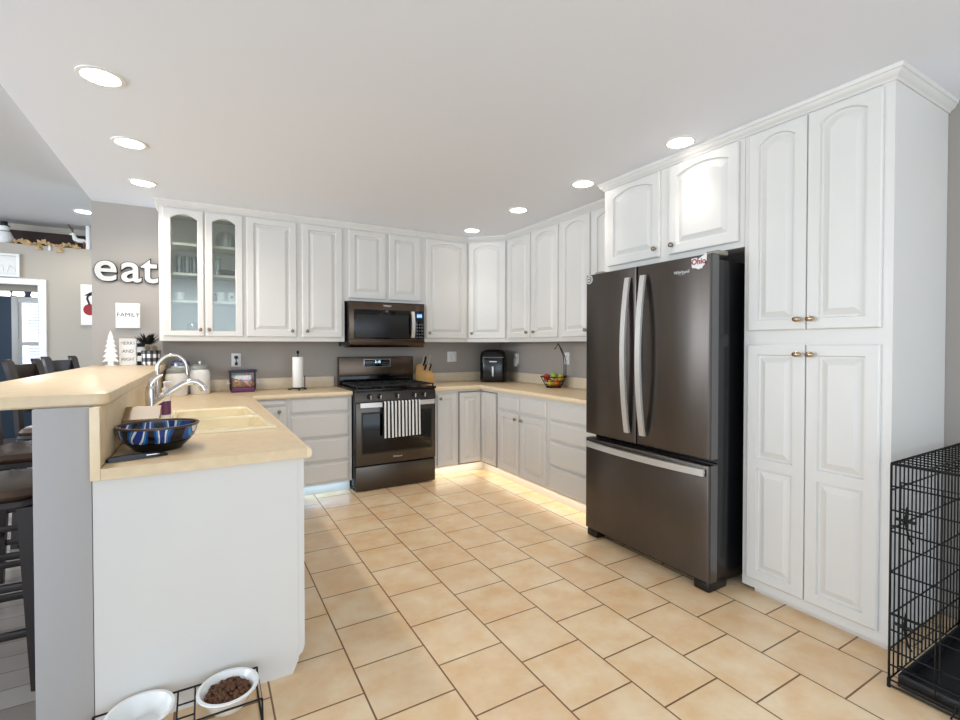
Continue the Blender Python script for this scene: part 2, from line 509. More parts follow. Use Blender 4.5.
def door(parent, M, x0, x1, z0, z1, arch=0.0, kx=None, kz=None, fw=0.055, m=None, oval=False, name='door', km=None):
    mb = MB(M); panel_front(mb, x0, x1, z0, z1, arch, fw=fw)
    d = mb.build(name, m or M_white, parent, smooth=10)
    if kx is not None: knob(d, M, kx, kz, km, oval=oval)
    return d


def drawer(parent, M, x0, x1, z0, z1):
    mb = MB(M); slab_front(mb, x0, x1, z0, z1)
    return mb.build('drawer', M_white, parent, smooth=10)

# ------------------------------------------------------------------ the setting
ZC, YW, XW = 2.487, 4.9, 3.115
struct('floor', MB().box(-0.42, 3.3, -2.9, 5.05, -0.1, 0.0), M_tile, 'beige ceramic tile floor laid in offset rows', 'floor')
struct('floor_living', MB().box(-5.0, -0.42, -2.9, 9.4, -0.1, -0.002), M_planks, 'grey wood plank floor of the living room', 'floor')
struct('ceiling', MB().box(-0.785, 3.3, -2.9, 5.05, ZC, 2.70), M_ceil, 'white flat kitchen ceiling with recessed lights', 'ceiling')
struct('ceiling_living', MB().box(-5.0, -0.785, -2.9, 6.95, 2.60, 2.72), M_lceil, 'living room ceiling beyond the kitchen ceiling edge, greyed for dim light', 'ceiling')
struct('wall_back', MB().box(-0.79, 3.3, YW, 5.05, 0.0, ZC), M_kwall, 'grey kitchen wall behind the cabinets and stove', 'wall')
struct('wall_right', MB().box(XW, 3.25, -2.9, YW, 0.0, ZC), M_kwall, 'grey kitchen wall behind the refrigerator and pantry', 'wall')
# far living room wall with a doorway and a recessed plant ledge on top
mb = MB()
mb.box(-5.0, -2.40, 6.5, 6.62, 0, 2.345); mb.box(-1.473, 0.6, 6.5, 6.62, 0, 2.345); mb.box(-2.40, -1.473, 6.5, 6.62, 1.935, 2.345)
mb.box(-5.0, 0.6, 6.62, 6.8, 2.30, 2.345); mb.box(-5.0, 0.6, 6.80, 6.92, 1.9, 2.60)
struct('wall_far', mb, M_wall, 'taupe living room wall with a doorway and a high ledge', 'wall')
mb = MB()
mb.box(-1.473, -1.415, 6.475, 6.5, 0, 1.995, 0.004); mb.box(-2.46, -2.40, 6.475, 6.5, 0, 1.995, 0.004); mb.box(-2.40, -1.473, 6.475, 6.5, 1.935, 1.995, 0.004)
mb.box(-1.485, -1.473, 6.5, 6.62, 0, 1.935); mb.box(-2.40, -2.388, 6.5, 6.62, 0, 1.935)
struct('door_1', mb, M_trim, 'white door casing around the opening to the blue room', 'doorway')
struct('trim_1', MB().box(-1.095, -1.065, 6.51, 6.60, 2.345, 2.598, .003), M_trim, 'white post at the end of the high ledge', 'post')
tag(MB().box(-5.0, -1.10, 6.765, 6.80, 2.345, 2.530, 0.004).build('ledge_backboard', M_dark), 'dark brown board along the back of the high ledge', 'board', None, 'structure')
# room beyond the doorway
struct('wall_room', MB().box(-5.0, -1.2, 9.2, 9.3, 0, 2.6).box(-1.25, -1.2, 6.93, 9.2, 0, 2.6), M_room, 'slate blue wall of the room beyond the doorway', 'wall')
struct('ceiling_room', MB().box(-5.0, -1.2, 6.92, 9.3, 2.6, 2.66), M_lceil, 'ceiling of the blue room beyond the doorway', 'ceiling')
wn = thing('window_1', 'white double hung window with blinds in the blue room', 'window', (-2.1, 9.2, 0.9), kind='structure')
mb = MB()
x0, x1, z0, z1, yf = -2.30, -1.50, 0.62, 1.93, 9.14
mb.box(x0 - .07, x0, yf, 9.2, z0, z1 + .08, .004); mb.box(x1, x1 + .07, yf, 9.2, z0, z1 + .08, .004); mb.box(x0, x1, yf, 9.2, z1, z1 + .08, .004)
mb.box(x0 - .09, x1 + .09, yf - .04, 9.2, z0 - .04, z0, .004); mb.box(x0, x1, yf + .01, 9.2, 1.32, 1.37)
mb.box(x0, x0 + .035, yf + .02, 9.2, z0, z1); mb.box(x1 - .035, x1, yf + .02, 9.2, z0, z1)
mb.build('window_frame', M_trim, wn)
MB().box(x0, x1, 9.19, 9.199, z0, z1).build('pane', M_sky, wn)
mb = MB()
z = z0 + 0.02
while z < z1 - .02:
    mb.box(x0 + .10, x1 - .05, 9.165, 9.185, z, z + .012); z += .045
mb.build('blind', M_blind, wn)
fan = thing('ceiling_fan', 'ceiling fan with three white glass lamp shades seen through the doorway', 'ceiling fan', (-2.08, 8.4, 2.6))
MB().cyl((-2.08, 8.4, 2.6), (-2.08, 8.4, 2.19), .012).lathe([(.06, 2.57), (.07, 2.6)], 16, Matrix.Translation((-2.08, 8.4, 0))).build('rod', M_stool, fan)
MB().lathe([(.02, 2.07), (.08, 2.08), (.10, 2.13), (.09, 2.19), (.02, 2.21)], 20, Matrix.Translation((-2.08, 8.4, 0))).build('motor_housing', M_stool, fan)
for k in range(4):
    a = 0.5 + k * PI / 2
    T = Matrix.Translation((-2.08, 8.4, 2.165)) @ Matrix.Rotation(a, 4, 'Z') @ Matrix.Rotation(.2, 4, 'X')
    MB(T).box(.1, .62, -.065, .065, -.006, .006, .004).build('fan_blade', M_stool, fan)
for k, (dx, dy) in enumerate(((-.155, -.02), (.0, -.10), (.150, .02))):
    MB().tube([(-2.08 + dx * .3, 8.4 + dy * .3, 2.08), (-2.08 + dx, 8.4 + dy, 2.05)], .01).lathe([(.02, 2.06), (.045, 2.035), (.062, 1.985), (.056, 1.96), (.001, 1.955)], 18, Matrix.Translation((-2.08 + dx, 8.4 + dy, 0))).build('lamp_shade', M_shade, fan)
l = bpy.data.lights.new('fan_bulb', 'POINT'); l.energy = 6; l.color = (.92, .96, 1.0); l.shadow_soft_size = .12
lo = bpy.data.objects.new('fan_bulb', l); C.objects.link(lo); lo.parent = fan; lo.location = (0, -.1, -.78)


def sweep(path, prof, closed=False):
    """crown profile [(out, z)] swept along a plan polyline, mitred; out is to the right of travel"""
    pts = [Vector((x, y)) for x, y in path]; rings = []
    for i, p in enumerate(pts):
        ds = []
        if i > 0: ds.append((p - pts[i - 1]).normalized())
        if i < len(pts) - 1: ds.append((pts[i + 1] - p).normalized())
        ns = [Vector((d.y, -d.x)) for d in ds]
        n = sum(ns, Vector((0, 0))); n = n / n.length
        k = 1 / max(.3, n.dot(ns[0]))
        rings.append([(p.x + n.x * o * k, p.y + n.y * o * k, z) for o, z in prof])
    return MB().loops(rings)


crown = [(0.0, 2.434), (0.007, 2.434), (0.009, 2.442), (0.013, 2.446), (0.025, 2.455), (0.029, 2.467), (0.035, 2.470), (0.038, 2.4865), (0.0, 2.4865)]
struct('trim_2', sweep([(-.315, 4.898), (-.315, 4.57), (2.485, 4.57), (2.785, 4.235), (2.785, 2.55), (2.52, 2.55), (2.52, .87), (3.113, .87)], crown), M_white, 'white crown moulding along the tops of the cabinets', 'moulding')

# ------------------------------------------------------------------ upper cabinets
UY, UZ = 4.57, 1.355          # front plane of the back run, underside
FT = 2.486                    # cabinet frames reach the ceiling behind the crown
DT = 2.424                    # door tops

g = thing('glass_cabinet', 'white wall cabinet with two arched glass doors and shelves of dishes', 'cabinet', (-.015, 4.57, UZ))
mb = MB()
mb.box(-.315, -.297, UY + .018, 4.898, UZ, FT); mb.box(.267, .285, UY + .018, 4.898, UZ, FT); mb.box(-.297, .267, 4.885, 4.898, UZ, FT)
mb.box(-.297, .267, UY + .018, 4.885, UZ, UZ + .018); mb.box(-.297, .267, UY + .018, 4.885, 2.41, FT)
mb.box(-.315, -.255, UY, UY + .018, UZ, FT); mb.box(.245, .285, UY, UY + .018, UZ, FT); mb.box(-.255, .245, UY, UY + .018, UZ, UZ + .045); mb.box(-.255, .245, UY, UY + .018, 2.37, FT); mb.box(-.02, .02, UY, UY + .018, UZ + .045, 2.37)
mb.build('body', M_white, g)
for zs in (1.672, 1.896, 2.140):
    MB().box(-.296, .266, UY + .035, 4.884, zs, zs + .02).build('shelf', M_white, g)
for i, (x0, x1) in enumerate(((-.288, -.006), (.004, .283))):
    mb = MB(place(0, UY, 0)); n = 12; t = .02; e = .005
    L = lambda pts, y: [(x, y, z) for x, z in pts]
    z0 = 1.395
    op = lambda d: outline(x0 + .055 + d, x1 - .045 - d if i == 0 else x1 - .055 - d, z0 + .045 + d, DT - .045 - d, .036)
    mb.loops([L(op(0), 0), L(rect_like(x0, x1, z0, DT), 0), L(rect_like(x0, x1, z0, DT), -t + e), L(rect_like(x0 + e, x1 - e, z0 + e, DT - e), -t), L(op(-.004), -t), L(op(0), -t + .006), L(op(0), 0)], False, False)
    d = mb.build('door', M_white, g)
    MB(place(0, UY, 0)).box(x0 + .045, x1 - .04, -.010, -.006, z0 + .035, DT - .035).build('glass_pane', M_glass, d)
    knob(d, place(0, UY, 0), (-.034, .030)[i], z0 + .055)


def upper(label, x0, x1, doors, z0=UZ, arch=0.0, name='wall_cabinet'):
    g = thing(name, label, 'cabinet', ((x0 + x1) / 2, UY, z0))
    MB().box(x0, x1, UY, 4.898, z0, FT).build('body', M_white, g)
    for a, b, za, kx in doors:
        door(g, place(0, UY, 0), a, b, za, DT, arch, kx, za + .055 if kx is not None else None)
    return g


upper('white two-door wall cabinet between the glass cabinet and the microwave', .285, 1.150, [(.312, .718, 1.395, .678), (.766, 1.125, 1.395, .806)])
upper('short white two-door wall cabinet above the microwave', 1.150, 1.960, [(1.19, 1.552, 1.772, None), (1.588, 1.922, 1.772, None)], 1.744)
upper('white single-door wall cabinet just beside the microwave with arched panel', 1.960, 2.484, [(1.985, 2.462, 1.395, 2.018)], UZ, .036)

g = thing('corner_wall_cabinet', 'white angled corner wall cabinet above the air fryer', 'cabinet', (2.62, 4.40, UZ))
MB().prism([(2.4855, 4.5705), (2.7855, 4.2355), (3.113, 4.2355), (3.113, 4.898), (2.4855, 4.898)], UZ, FT).build('body', M_white, g)
MD = place(2.485, 4.57, 0, R_DIAG)
door(g, MD, .020, .432, 1.395, DT, .036, .058, 1.45)

RX = 2.785


def upper_right(label, ya, yb, doors, x=RX, z0=UZ, dt=DT, arch=.036, x1=3.113, kz=.055):
    """ya far, yb near; doors in distance along the run from ya"""
    g = thing('wall_cabinet', label, 'cabinet', (x, (ya + yb) / 2, z0))
    MB().box(x, x1, yb, ya, z0, FT).build('body', M_white, g)
    for y0, y1, za, ky in doors:
        door(g, place(x, ya, 0, R_RIGHT), ya - y0, ya - y1, za, dt, arch, None if ky is None else ya - ky, za + kz)
    return g


upper_right('white wall cabinet with two arched doors and two knobs beside the corner cabinet', 4.235, 3.362, [(4.205, 3.815, 1.395, 3.855), (3.775, 3.388, 1.395, 3.735)])
upper_right('white wall cabinet partly hidden behind the cabinet over the refrigerator', 3.361, 2.552, [(3.335, 2.975, 1.395, 3.01), (2.94, 2.585, 1.395, 2.90)])
upper_right('short deep white cabinet with two arched doors above the refrigerator', 2.55, 1.512, [(2.505, 2.055, 1.882, 2.085), (1.985, 1.540, 1.882, 1.955)], 2.52, 1.850, 2.424, .036)

# ------------------------------------------------------------------ pantry
g = thing('pantry_cabinet', 'tall white pantry cabinet with four panelled doors beside the refrigerator', 'cabinet', (2.53, 1.19, 0))
mb = MB(); mb.box(2.52, 3.113, .87, 1.51, .03, FT); mb.box(2.55, 3.10, .885, 1.46, 0.0, .03)
mb.build('body', M_white, g)
MP = place(2.52, 1.51, 0, R_RIGHT)
for a, b, kx in ((.028, .309, .282), (.313, .603, .340)):
    door(g, MP, a, b, 1.395, 2.424, .034, kx, 1.445, .052, oval=True, km=M_knob2)
    # lower door: two panels with a middle rail
    mb = MB(MP); L = lambda pts, y: [(x, y, z) for x, z in pts]
    zb, zm, zt, t, e, f = .082, .700, 1.322, .02, .005, .052
    for (p0, p1, lo, hi) in ((zb, zm, 1, 0), (zm, zt, 0, 1)):
        r = lambda d: [(a + d, p0 + d * lo), (b - d, p0 + d * lo), (b - d, p1 - d * hi), (a + d, p1 - d * hi)]
        q = lambda d: [(a + f + d, p0 + (f if lo else f * .5) + d), (b - f - d, p0 + (f if lo else f * .5) + d), (b - f - d, p1 - (f if hi else f * .5) - d), (a + f + d, p1 - (f if hi else f * .5) - d)]
        mb.loops([L(r(0), 0), L(r(0), -t + e), L(r(e), -t), L(q(0), -t), L(q(.004), -t + .013), L(q(.013), -t + .013), L(q(.042), -t + .001)])
    d = mb.build('door', M_white, g, smooth=10)
    knob(d, MP, kx, 1.275, M_knob2, oval=True)

# ------------------------------------------------------------------ base cabinets
BY, BX = 4.294, 2.500          # face planes
ZT = .908                      # counter top
ZB = ZT - .038
g = thing('base_cabinet', 'white corner base cabinet with a knobbed door half hidden behind the peninsula', 'cabinet', (.47, BY, 0))
MB().box(-.325, .598, BY, 4.898, .1, ZB).box(-.325, .598, BY + .07, 4.898, 0, .1).build('body', M_white, g)
drawer(g, place(0, BY, 0), .352, .588, .812, .860)
door(g, place(0, BY, 0), .352, .588, .125, .800, 0, .530, .765)
g = thing('drawer_base_cabinet', 'white base cabinet of four drawers between peninsula and stove', 'cabinet', (.87, BY, 0))
MB().box(.599, 1.140, BY, 4.898, .1, ZB).box(.599, 1.140, BY + .07, 4.898, 0, .1).build('body', M_white, g)
for z0, z1 in ((.735, .857), (.516, .712), (.302, .496), (.118, .282)): drawer(g, place(0, BY, 0), .620, 1.115, z0, z1)
g = thing('base_cabinet', 'narrow white one-door base cabinet directly beside the stove', 'cabinet', (2.08, BY, 0))
MB().box(1.944, 2.213, BY, 4.898, .1, ZB).box(1.944, 2.213, BY + .07, 4.898, 0, .1).build('body', M_white, g)
door(g, place(0, BY, 0), 1.985, 2.195, .125, .832, 0, 2.012, .79, fw=.045)
g = thing('corner_base_cabinet', 'white inside-corner base cabinet with a folding L-shaped door', 'cabinet', (2.500, BY, 0))
MB().prism([(2.214, BY), (BX, BY), (BX, 3.958), (3.113, 3.958), (3.113, 4.898), (2.214, 4.898)], .1, ZB).prism([(2.214, BY + .07), (BX + .07, BY + .07), (BX + .07, 3.958), (3.113, 3.958), (3.113, 4.898), (2.214, 4.898)], 0, .1).build('body', M_white, g)
door(g, place(0, BY, 0), 2.236, 2.478, .118, .835, fw=.048)
door(g, place(BX, BY, 0, R_RIGHT), .022, .300, .118, .835, fw=.048)
mb = MB()
mb.box(2.226, 2.233, BY - .004, BY, .105, .848); mb.box(2.233, 2.496, BY - .004, BY, .840, .848); mb.box(2.233, 2.496, BY - .004, BY, .105, .112)
mb.box(BX - .004, BX, 3.982, 3.990, .105, .848); mb.box(BX - .004, BX, 3.99, BY - .004, .840, .848); mb.box(BX - .004, BX, 3.99, BY - .004, .105, .112)
mb.build('door_gap_shade', M_inkgrey, g)  # solid grey strips paint the shade in the gaps around the doors
g = thing('base_cabinet', 'white base cabinet with two drawers over two doors below the fruit basket', 'cabinet', (BX, 3.5, 0))
MB().box(BX, 3.113, 3.165, 3.957, .1, ZB).box(BX + .07, 3.113, 3.165, 3.957, 0, .1).build('body', M_white, g)
MR = place(BX, 3.953, 0, R_RIGHT)
drawer(g, MR, .030, .354, .702, .838); drawer(g, MR, .386, .762, .702, .838)
door(g, MR, .030, .354, .125, .682, 0, .322, .636, fw=.05); door(g, MR, .386, .762, .125, .682, 0, .418, .636, fw=.05)
g = thing('drawer_base_cabinet', 'white base cabinet of four drawers against the refrigerator', 'cabinet', (BX, 2.8, 0))
MB().box(BX, 3.113, 2.512, 3.164, .1, ZB).box(BX + .07, 3.113, 2.512, 3.164, 0, .1).build('body', M_white, g)
MR = place(BX, 3.163, 0, R_RIGHT)
for z0, z1 in ((.702, .838), (.535, .688), (.325, .520), (.118, .310)): drawer(g, MR, .025, .628, z0, z1)

# peninsula
g = thing('peninsula_cabinet', 'white peninsula base cabinet with a plain end panel under the sink counter', 'cabinet', (0, 3.1, 0))
mb = MB()
Mxz = Matrix(((1, 0, 0, 0), (0, 0, 1, 0), (0, 1, 0, 0), (0, 0, 0, 1)))      # prism outline in x, z; extruded along y
mb.prism([(-.329, 0), (.296, 0), (.318, .05), (.318, ZB), (-.329, ZB)], 2.015, 2.035, Mxz)
mb.box(-.329, .314, 2.035, 4.288, .1, .70); mb.box(-.329, .244, 2.035, 4.288, 0, .1); mb.box(.298, .314, 2.035, 4.288, .70, ZB); mb.box(-.329, -.24, 2.035, 4.288, .70, ZB); mb.box(-.24, .298, 3.55, 4.288, .70, ZB)
mb.build('body', M_white, g)
mb = MB(); mb.prism([(.3185, .062), (.334, .075), (.342, .10), (.342, ZB - .004), (.3185, ZB - .004)], 2.017, 2.037, Mxz)
mb.build('corner_stile', M_white, g)
MPn = place(.314, 2.05, 0, R_LEFT)
for a, b, k in ((.02, .52, .48), (.56, 1.02, .60), (1.04, 1.50, 1.46)):
    door(g, MPn, a, b, .125, .70, 0, k, .65); drawer(g, MPn, a, b, .72, .855)
MB().box(.3185, .330, 2.0145, 2.03, ZB - .004, ZB - .0005).build('panel_clip', M_black, g)

# pony wall and bar
struct('wall_pony', MB().box(-.478, -.331, 2.013, 4.898, 0, 1.114, .003), M_pony, 'grey half wall carrying the raised bar top', 'wall')


def rounded_slab(x0, x1, y0, y1, z0, z1, rad, corners, seg=6, eb=.006):
    """slab with chosen plan corners rounded; order: (x0,y0) (x1,y0) (x1,y1) (x0,y1)"""
    cs = [(x0, y0, PI), (x1, y0, 1.5 * PI), (x1, y1, 0), (x0, y1, .5 * PI)]; sg = [(1, 1), (-1, 1), (-1, -1), (1, -1)]

    def ring(d, z):
        out = []
        for (x, y, a), (sx, sy), c in zip(cs, sg, corners):
            if c:
                cx, cy = x + sx * rad, y + sy * rad
                for k in range(seg + 1):
                    b = a + k / seg * PI / 2; out.append((cx + (rad - d) * math.cos(b), cy + (rad - d) * math.sin(b), z))
            else: out.append((x + sx * d, y + sy * d, z))
        return out
    return MB().loops([ring(eb, z0), ring(0, z0 + eb), ring(0, z1 - eb), ring(eb * .3, z1 - eb * .3), ring(eb, z1)])


tag(rounded_slab(-.792, -.286, 2.03, 4.897, 1.1145, 1.156, .045, (0, 1, 0, 0)).build('bar_countertop', [M_lam], None, origin=(-.54, 3.4, 1.1145)), 'tan laminate raised bar top on the grey half wall', 'countertop')
tag(MB().box(-.3305, -.304, 2.016, 4.897, ZT + .0005, 1.1135, .004).build('bar_backsplash', M_lam, origin=(-.317, 3.4, ZT)), 'tan laminate riser between the sink counter and the bar top', 'backsplash')

# counters
g = thing('sink_countertop', 'tan laminate countertop of the peninsula holding the double sink', 'countertop', (0, 3.2, ZB))
mb = MB(); EN, EF = .368, .330
sx0, sy0, sy1 = -.19, 2.575, 3.475
ex = lambda y: EN + (EF - EN) * (y - 1.985) / (BY - 1.985) - .018
sl = lambda y: .288 - .068 * (y - 2.545)
yk = BY - .017
mb.prism([(-.303, 1.985), (ex(1.985), 1.985), (ex(sy0), sy0), (-.303, sy0)], ZB, ZT)
mb.box(-.303, sx0, sy0, sy1, ZB, ZT)
mb.prism([(sl(sy0), sy0), (ex(sy0), sy0), (ex(sy1), sy1), (sl(sy1), sy1)], ZB, ZT)
mb.prism([(-.303, sy1), (ex(sy1), sy1), (ex(yk), yk), (1.142, yk), (1.142, 4.898), (-.303, 4.898)], ZB, ZT)
mb.build('slab', M_lam, g)
nose = [(0, 0), (.012, .001), (.018, .010), (.018, .026), (.012, .036), (0, .038)]
mb = MB()
mb.loops([[(ex(y) + o, y, ZB + z) for o, z in nose] for y in (1.985, BY - .035)])
mb.loops([[(x, BY - .017 - o, ZB + z) for o, z in nose] for x in (EF - .002, 1.142)])
mb.build('nosing', M_lam_edge, g)
MB().box(-.303, 1.120, 4.875, 4.898, ZT, ZT + .102, .004).build('backsplash', M_lam_back, g)
MB().box(-.331, -.3035, 1.985, 2.012, ZB, 1.113, .003).build('end_trim', M_lam_edge, g)

g = thing('countertop', 'tan laminate L-shaped countertop under the air fryer and fruit basket', 'countertop', (2.6, 4.5, ZB))
mb = MB()
mb.box(1.9425, 3.113, BY - .017, 4.898, ZB, ZT); mb.box(BX - .017, 3.113, 2.515, BY - .017, ZB, ZT)
mb.build('slab', M_lam, g)
mb = MB()
mb.loops([[(x, BY - .017 - o, ZB + z) for o, z in nose] for x in (1.9425, BX - .017 - .002)])
mb.loops([[(BX - .017 - o, y, ZB + z) for o, z in nose] for y in (BY - .017, 2.515)])
mb.build('nosing', M_lam_edge, g)
MB().box(1.962, 3.090, 4.875, 4.898, ZT, ZT + .102, .004).box(3.090, 3.113, 2.515, 4.898, ZT, ZT + .102, .004).build('backsplash', M_lam_back, g)

# toe-kick light strips
s = tag(MB().box(BX + .045, BX + .060, 2.53, BY + .04, .088, .098).build('light_strip', M_led, origin=(BX + .05, 3.4, .09)), 'warm glowing light strip under the base cabinets beside the refrigerator', 'light strip')
area_light('strip_glow', (BX + .040, 3.4, .084), (0, .35, 0), .03, 1.7, 0.5, (1.0, .94, .78), None)
s = tag(MB().box(1.95, BX + .04, BY + .045, BY + .060, .088, .098).build('light_strip', M_led, origin=(2.2, BY + .05, .09)), 'warm glowing light strip under the cabinets beside the stove', 'light strip')
area_light('strip_glow', (2.2, BY + .040, .084), (-.35, 0, 0), .5, .03, .24, (1.0, .94, .78), None)
s = tag(MB().box(.40, 1.135, BY + .045, BY + .060, .088, .098).build('light_strip', M_ledb, origin=(.77, BY + .05, .09)), 'cool blue glowing light strip under the drawers between peninsula and stove', 'light strip')
area_light('strip_glow', (.78, BY + .040, .084), (-.35, 0, 0), .7, .03, .28, (.38, .68, 1.0), None)

# ------------------------------------------------------------------ refrigerator
g = thing('refrigerator', 'dark stainless french door refrigerator with bottom freezer drawer', 'refrigerator', (2.65, 2.02, 0))
FY0, FY1, FX = 1.553, 2.492, 2.287
MB().box(2.372, 3.06, FY0 + .012, FY1 - .012, .03, 1.778, .006).build('body', M_body, g)


def fridge_panel(name, y0, y1, z0, z1):
    mb = MB(); b = .012
    ring = lambda d, x: [(x, y0 + d, z0 + d), (x, y1 - d, z0 + d), (x, y1 - d, z1 - d), (x, y0 + d, z1 - d)]
    mb.loops([ring(0, 2.360), ring(0, FX + .012), ring(.004, FX + .004), ring(b, FX)])
    p = mb.build(name, M_dsteel, g)
    MB().box(2.3605, 2.3715, y0 + .008, y1 - .008, z0 + .008, z1 - .008).build('gasket', M_black, p)
    MB().box(FX + .014, 2.358, y0 - .0015, y0 - .0002, z0 + .003, z1 - .003).build('edge_strip', M_edge, p)
    return p


d1 = fridge_panel('door', 2.047, FY1, .712, 1.803)
d2 = fridge_panel('door', FY0, 2.041, .712, 1.803)
d3 = fridge_panel('freezer_drawer', FY0, FY1, .056, .682)


def bow_handle(parent, p0, p1, out, bow, wv, name='handle'):
    """flat bar bowed outwards; p0, p1 ends; out = outward unit; wv = half width vector"""
    p0, p1, out, wv = Vector(p0), Vector(p1), Vector(out), Vector(wv); n = 18; lps = []
    for i in range(n + 1):
        t = i / n; c = p0.lerp(p1, t) + out * (.018 + bow * (1 - (2 * t - 1) ** 2)); th = out * .007
        lps.append([c - wv - th, c + wv - th, c + wv * .92 + th, c - wv * .92 + th])
    mb = MB().loops(lps)
    ax = (p1 - p0).normalized()
    for q, s in ((p0, 1), (p1, -1)):
        a = q + ax * s * .012
        mb.tube([a - out * .002, a + out * .022], .009, 8)
    return mb.build(name, M_steel, parent)


bow_handle(d1, (FX, 2.100, .775), (FX, 2.100, 1.738), (-1, 0, 0), .042, (0, .020, 0))
bow_handle(d2, (FX, 1.980, .775), (FX, 1.980, 1.738), (-1, 0, 0), .042, (0, .020, 0))
bow_handle(d3, (FX, 2.458, .645), (FX, 1.572, .645), (-1, 0, 0), .034, (0, 0, .020))
for y in (FY0 + .03, FY1 - .06):
    MB().box(2.361, 2.455, y - .022, y + .05, 1.8035, 1.828, .006).build('hinge_cover', M_hinge, g)
for y0, y1 in ((FY0 + .005, FY0 + .10), (FY1 - .10, FY1 - .005)):
    MB().box(2.300, 2.46, y0, y1, 0.001, .054, .010).build('foot', M_black, g)
MB().box(2.33, 2.372, FY0 + .1, FY1 - .1, .035, .055).build('toe_grille', M_black, g)
add_text('brand_lettering', 'Whirlpool', .0235, M_logo, d2, face_M(FX - .0008, 1.727, 1.716, R_RIGHT), .0006, .0004)
mb = MB(place(FX - .001, 1.727, 0, R_RIGHT)); mb.tube([(-.030, -.0006, 1.717), (-.01, -.0006, 1.708), (.015, -.0006, 1.709), (.026, -.0006, 1.716)], .0010, 6)
mb.build('logo_swoosh', M_logo, d2)
mg = thing('fridge_magnet', 'round silver magnet at the top corner of the left refrigerator door', 'magnet', (FX - .002, 2.452, 1.770))
MB(Matrix.Translation((FX - .001, 2.452, 1.768)) @ Matrix.Rotation(-PI / 2, 4, 'Y')).lathe([(.030, 0), (.031, .004), (.028, .007), (.001, .008)], 24).build('disc', M_steel, mg)
MB(Matrix.Translation((FX - .009, 2.452, 1.768)) @ Matrix.Rotation(-PI / 2, 4, 'Y')).lathe([(.021, 0), (.021, .001)], 24).build('ring_print', M_ink, mg)
MB(Matrix.Translation((FX - .0102, 2.452, 1.768)) @ Matrix.Rotation(-PI / 2, 4, 'Y')).lathe([(.017, 0), (.017, .0008)], 24).build('face', M_steel, mg)
MB(place(FX - .0115, 2.452, 1.768, R_RIGHT)).box(-.010, .010, -.0006, .0006, -.003, .003).build('print_mark', M_ink, mg)
mg = thing('fridge_magnet', 'silver state-shaped magnet with dark red lettering on the right refrigerator door', 'magnet', (FX - .002, 1.62, 1.765))
MO = place(FX - .001, 1.664, 1.724, R_RIGHT) @ Matrix.Diagonal((.82, 1, .82, 1))     # local x to the right seen from the front
poly = [(.002, .075), (.036, .078), (.052, .068), (.075, .080), (.112, .098), (.112, .052), (.100, .038), (.098, .024), (.086, .018), (.078, .002), (.066, .006), (.052, .000), (.036, .010), (.010, .014), (.004, .022)]
MB(MO).loops([[(x, -.0003, z) for x, z in poly], [(x, -.004, z) for x, z in poly]]).build('plate', M_steel, mg)
add_text('lettering', 'Ohio', .041, M_scarlet, mg, face_M(FX - .0055, 1.664 - .045, 1.724 + .029, R_RIGHT), .0006, .0012)

# ------------------------------------------------------------------ stove
SX0, SX1, SY = 1.150, 1.938, 4.212
g = thing('stove', 'dark stainless gas stove with black grates and a striped towel on its handle', 'stove', (1.541, 4.5, 0))
mb = MB(); mb.box(SX0, SX1, SY + .03, 4.86, .016, .905, .003)
for x in (SX0 + .05, SX1 - .05):
    for y in (SY + .1, 4.78): mb.cyl((x, y, 0), (x, y, .04), .018)
mb.build('body', M_body, g)
MB().box(SX0 + .006, SX1 - .006, SY + .004, SY + .028, .012, .222, .004).build('bottom_drawer', M_dsteel_h, g)
od = MB().box(SX0 + .006, SX1 - .006, SY - .006, SY + .028, .236, .801, .006).build('oven_door', M_dsteel_h, g)
MB().box(SX0 + .055, SX1 - .045, SY - .0085, SY - .0065, .335, .715, .001).build('window_trim', M_iron, od)
MB().box(SX0 + .068, SX1 - .058, SY - .0105, SY - .0090, .350, .700, .001).build('oven_window', M_blackgloss, od)
mb = MB(); n = 16; lps = []
for i in range(n + 1):
    t = i / n; x = SX0 + .035 + (SX1 - SX0 - .07) * t; y = SY - .040 - .014 * (1 - (2 * t - 1) ** 2); z = .784
    lps.append([(x, y - .008, z - .021), (x, y + .006, z - .021), (x, y + .006, z + .021), (x, y - .008, z + .021)])
mb.loops(lps)
for x in (SX0 + .05, SX1 - .05): mb.box(x - .012, x + .012, SY - .044, SY - .006, .768, .800)
mb.build('handle', M_steel, od)
add_text('brand_lettering', 'Whirlpool', .021, M_logo, od, face_M(1.545, SY - .0068, .285), .0005, .0004)
cp = MB().loops([[(x, SY + .028, .806), (x, SY - .004, .806), (x, SY - .004, .836), (x, SY + .012, .896), (x, SY + .028, .898)] for x in (SX0 + .003, SX1 - .003)]).build('control_panel', M_dsteel_h, g)
for x in (1.282, 1.375, 1.542, 1.711, 1.808):
    T = Matrix.Translation((x, SY - .002, .856)) @ Matrix.Rotation(PI / 2 + .12, 4, 'X')
    k = MB(T).lathe([(.024, 0), (.024, .006), (.019, .010), (.017, .032), (.012, .036), (.001, .036)], 20).build('burner_knob', M_black, cp)
    MB(T).box(-.0045, .0045, -.018, .018, .034, .044, .002).build('grip', M_steel, k)
ct = MB().box(SX0 - .002, SX1 + .001, SY - .006, 4.79, .905, .925, .004).build('cooktop', M_blackgloss, g)
bx = [SX0 + .14, 1.541, SX1 - .14]
for i, x in enumerate(bx):
    for y in (4.36, 4.62):
        if i == 1 and y > 4.5: continue
        yy = 4.49 if i == 1 else y
        b = MB(Matrix.Translation((x, yy, .925))).lathe([(.052, 0), (.05, .006), (.036, .008), (.034, .014), (.001, .015)], 20).build('burner', M_iron, ct)
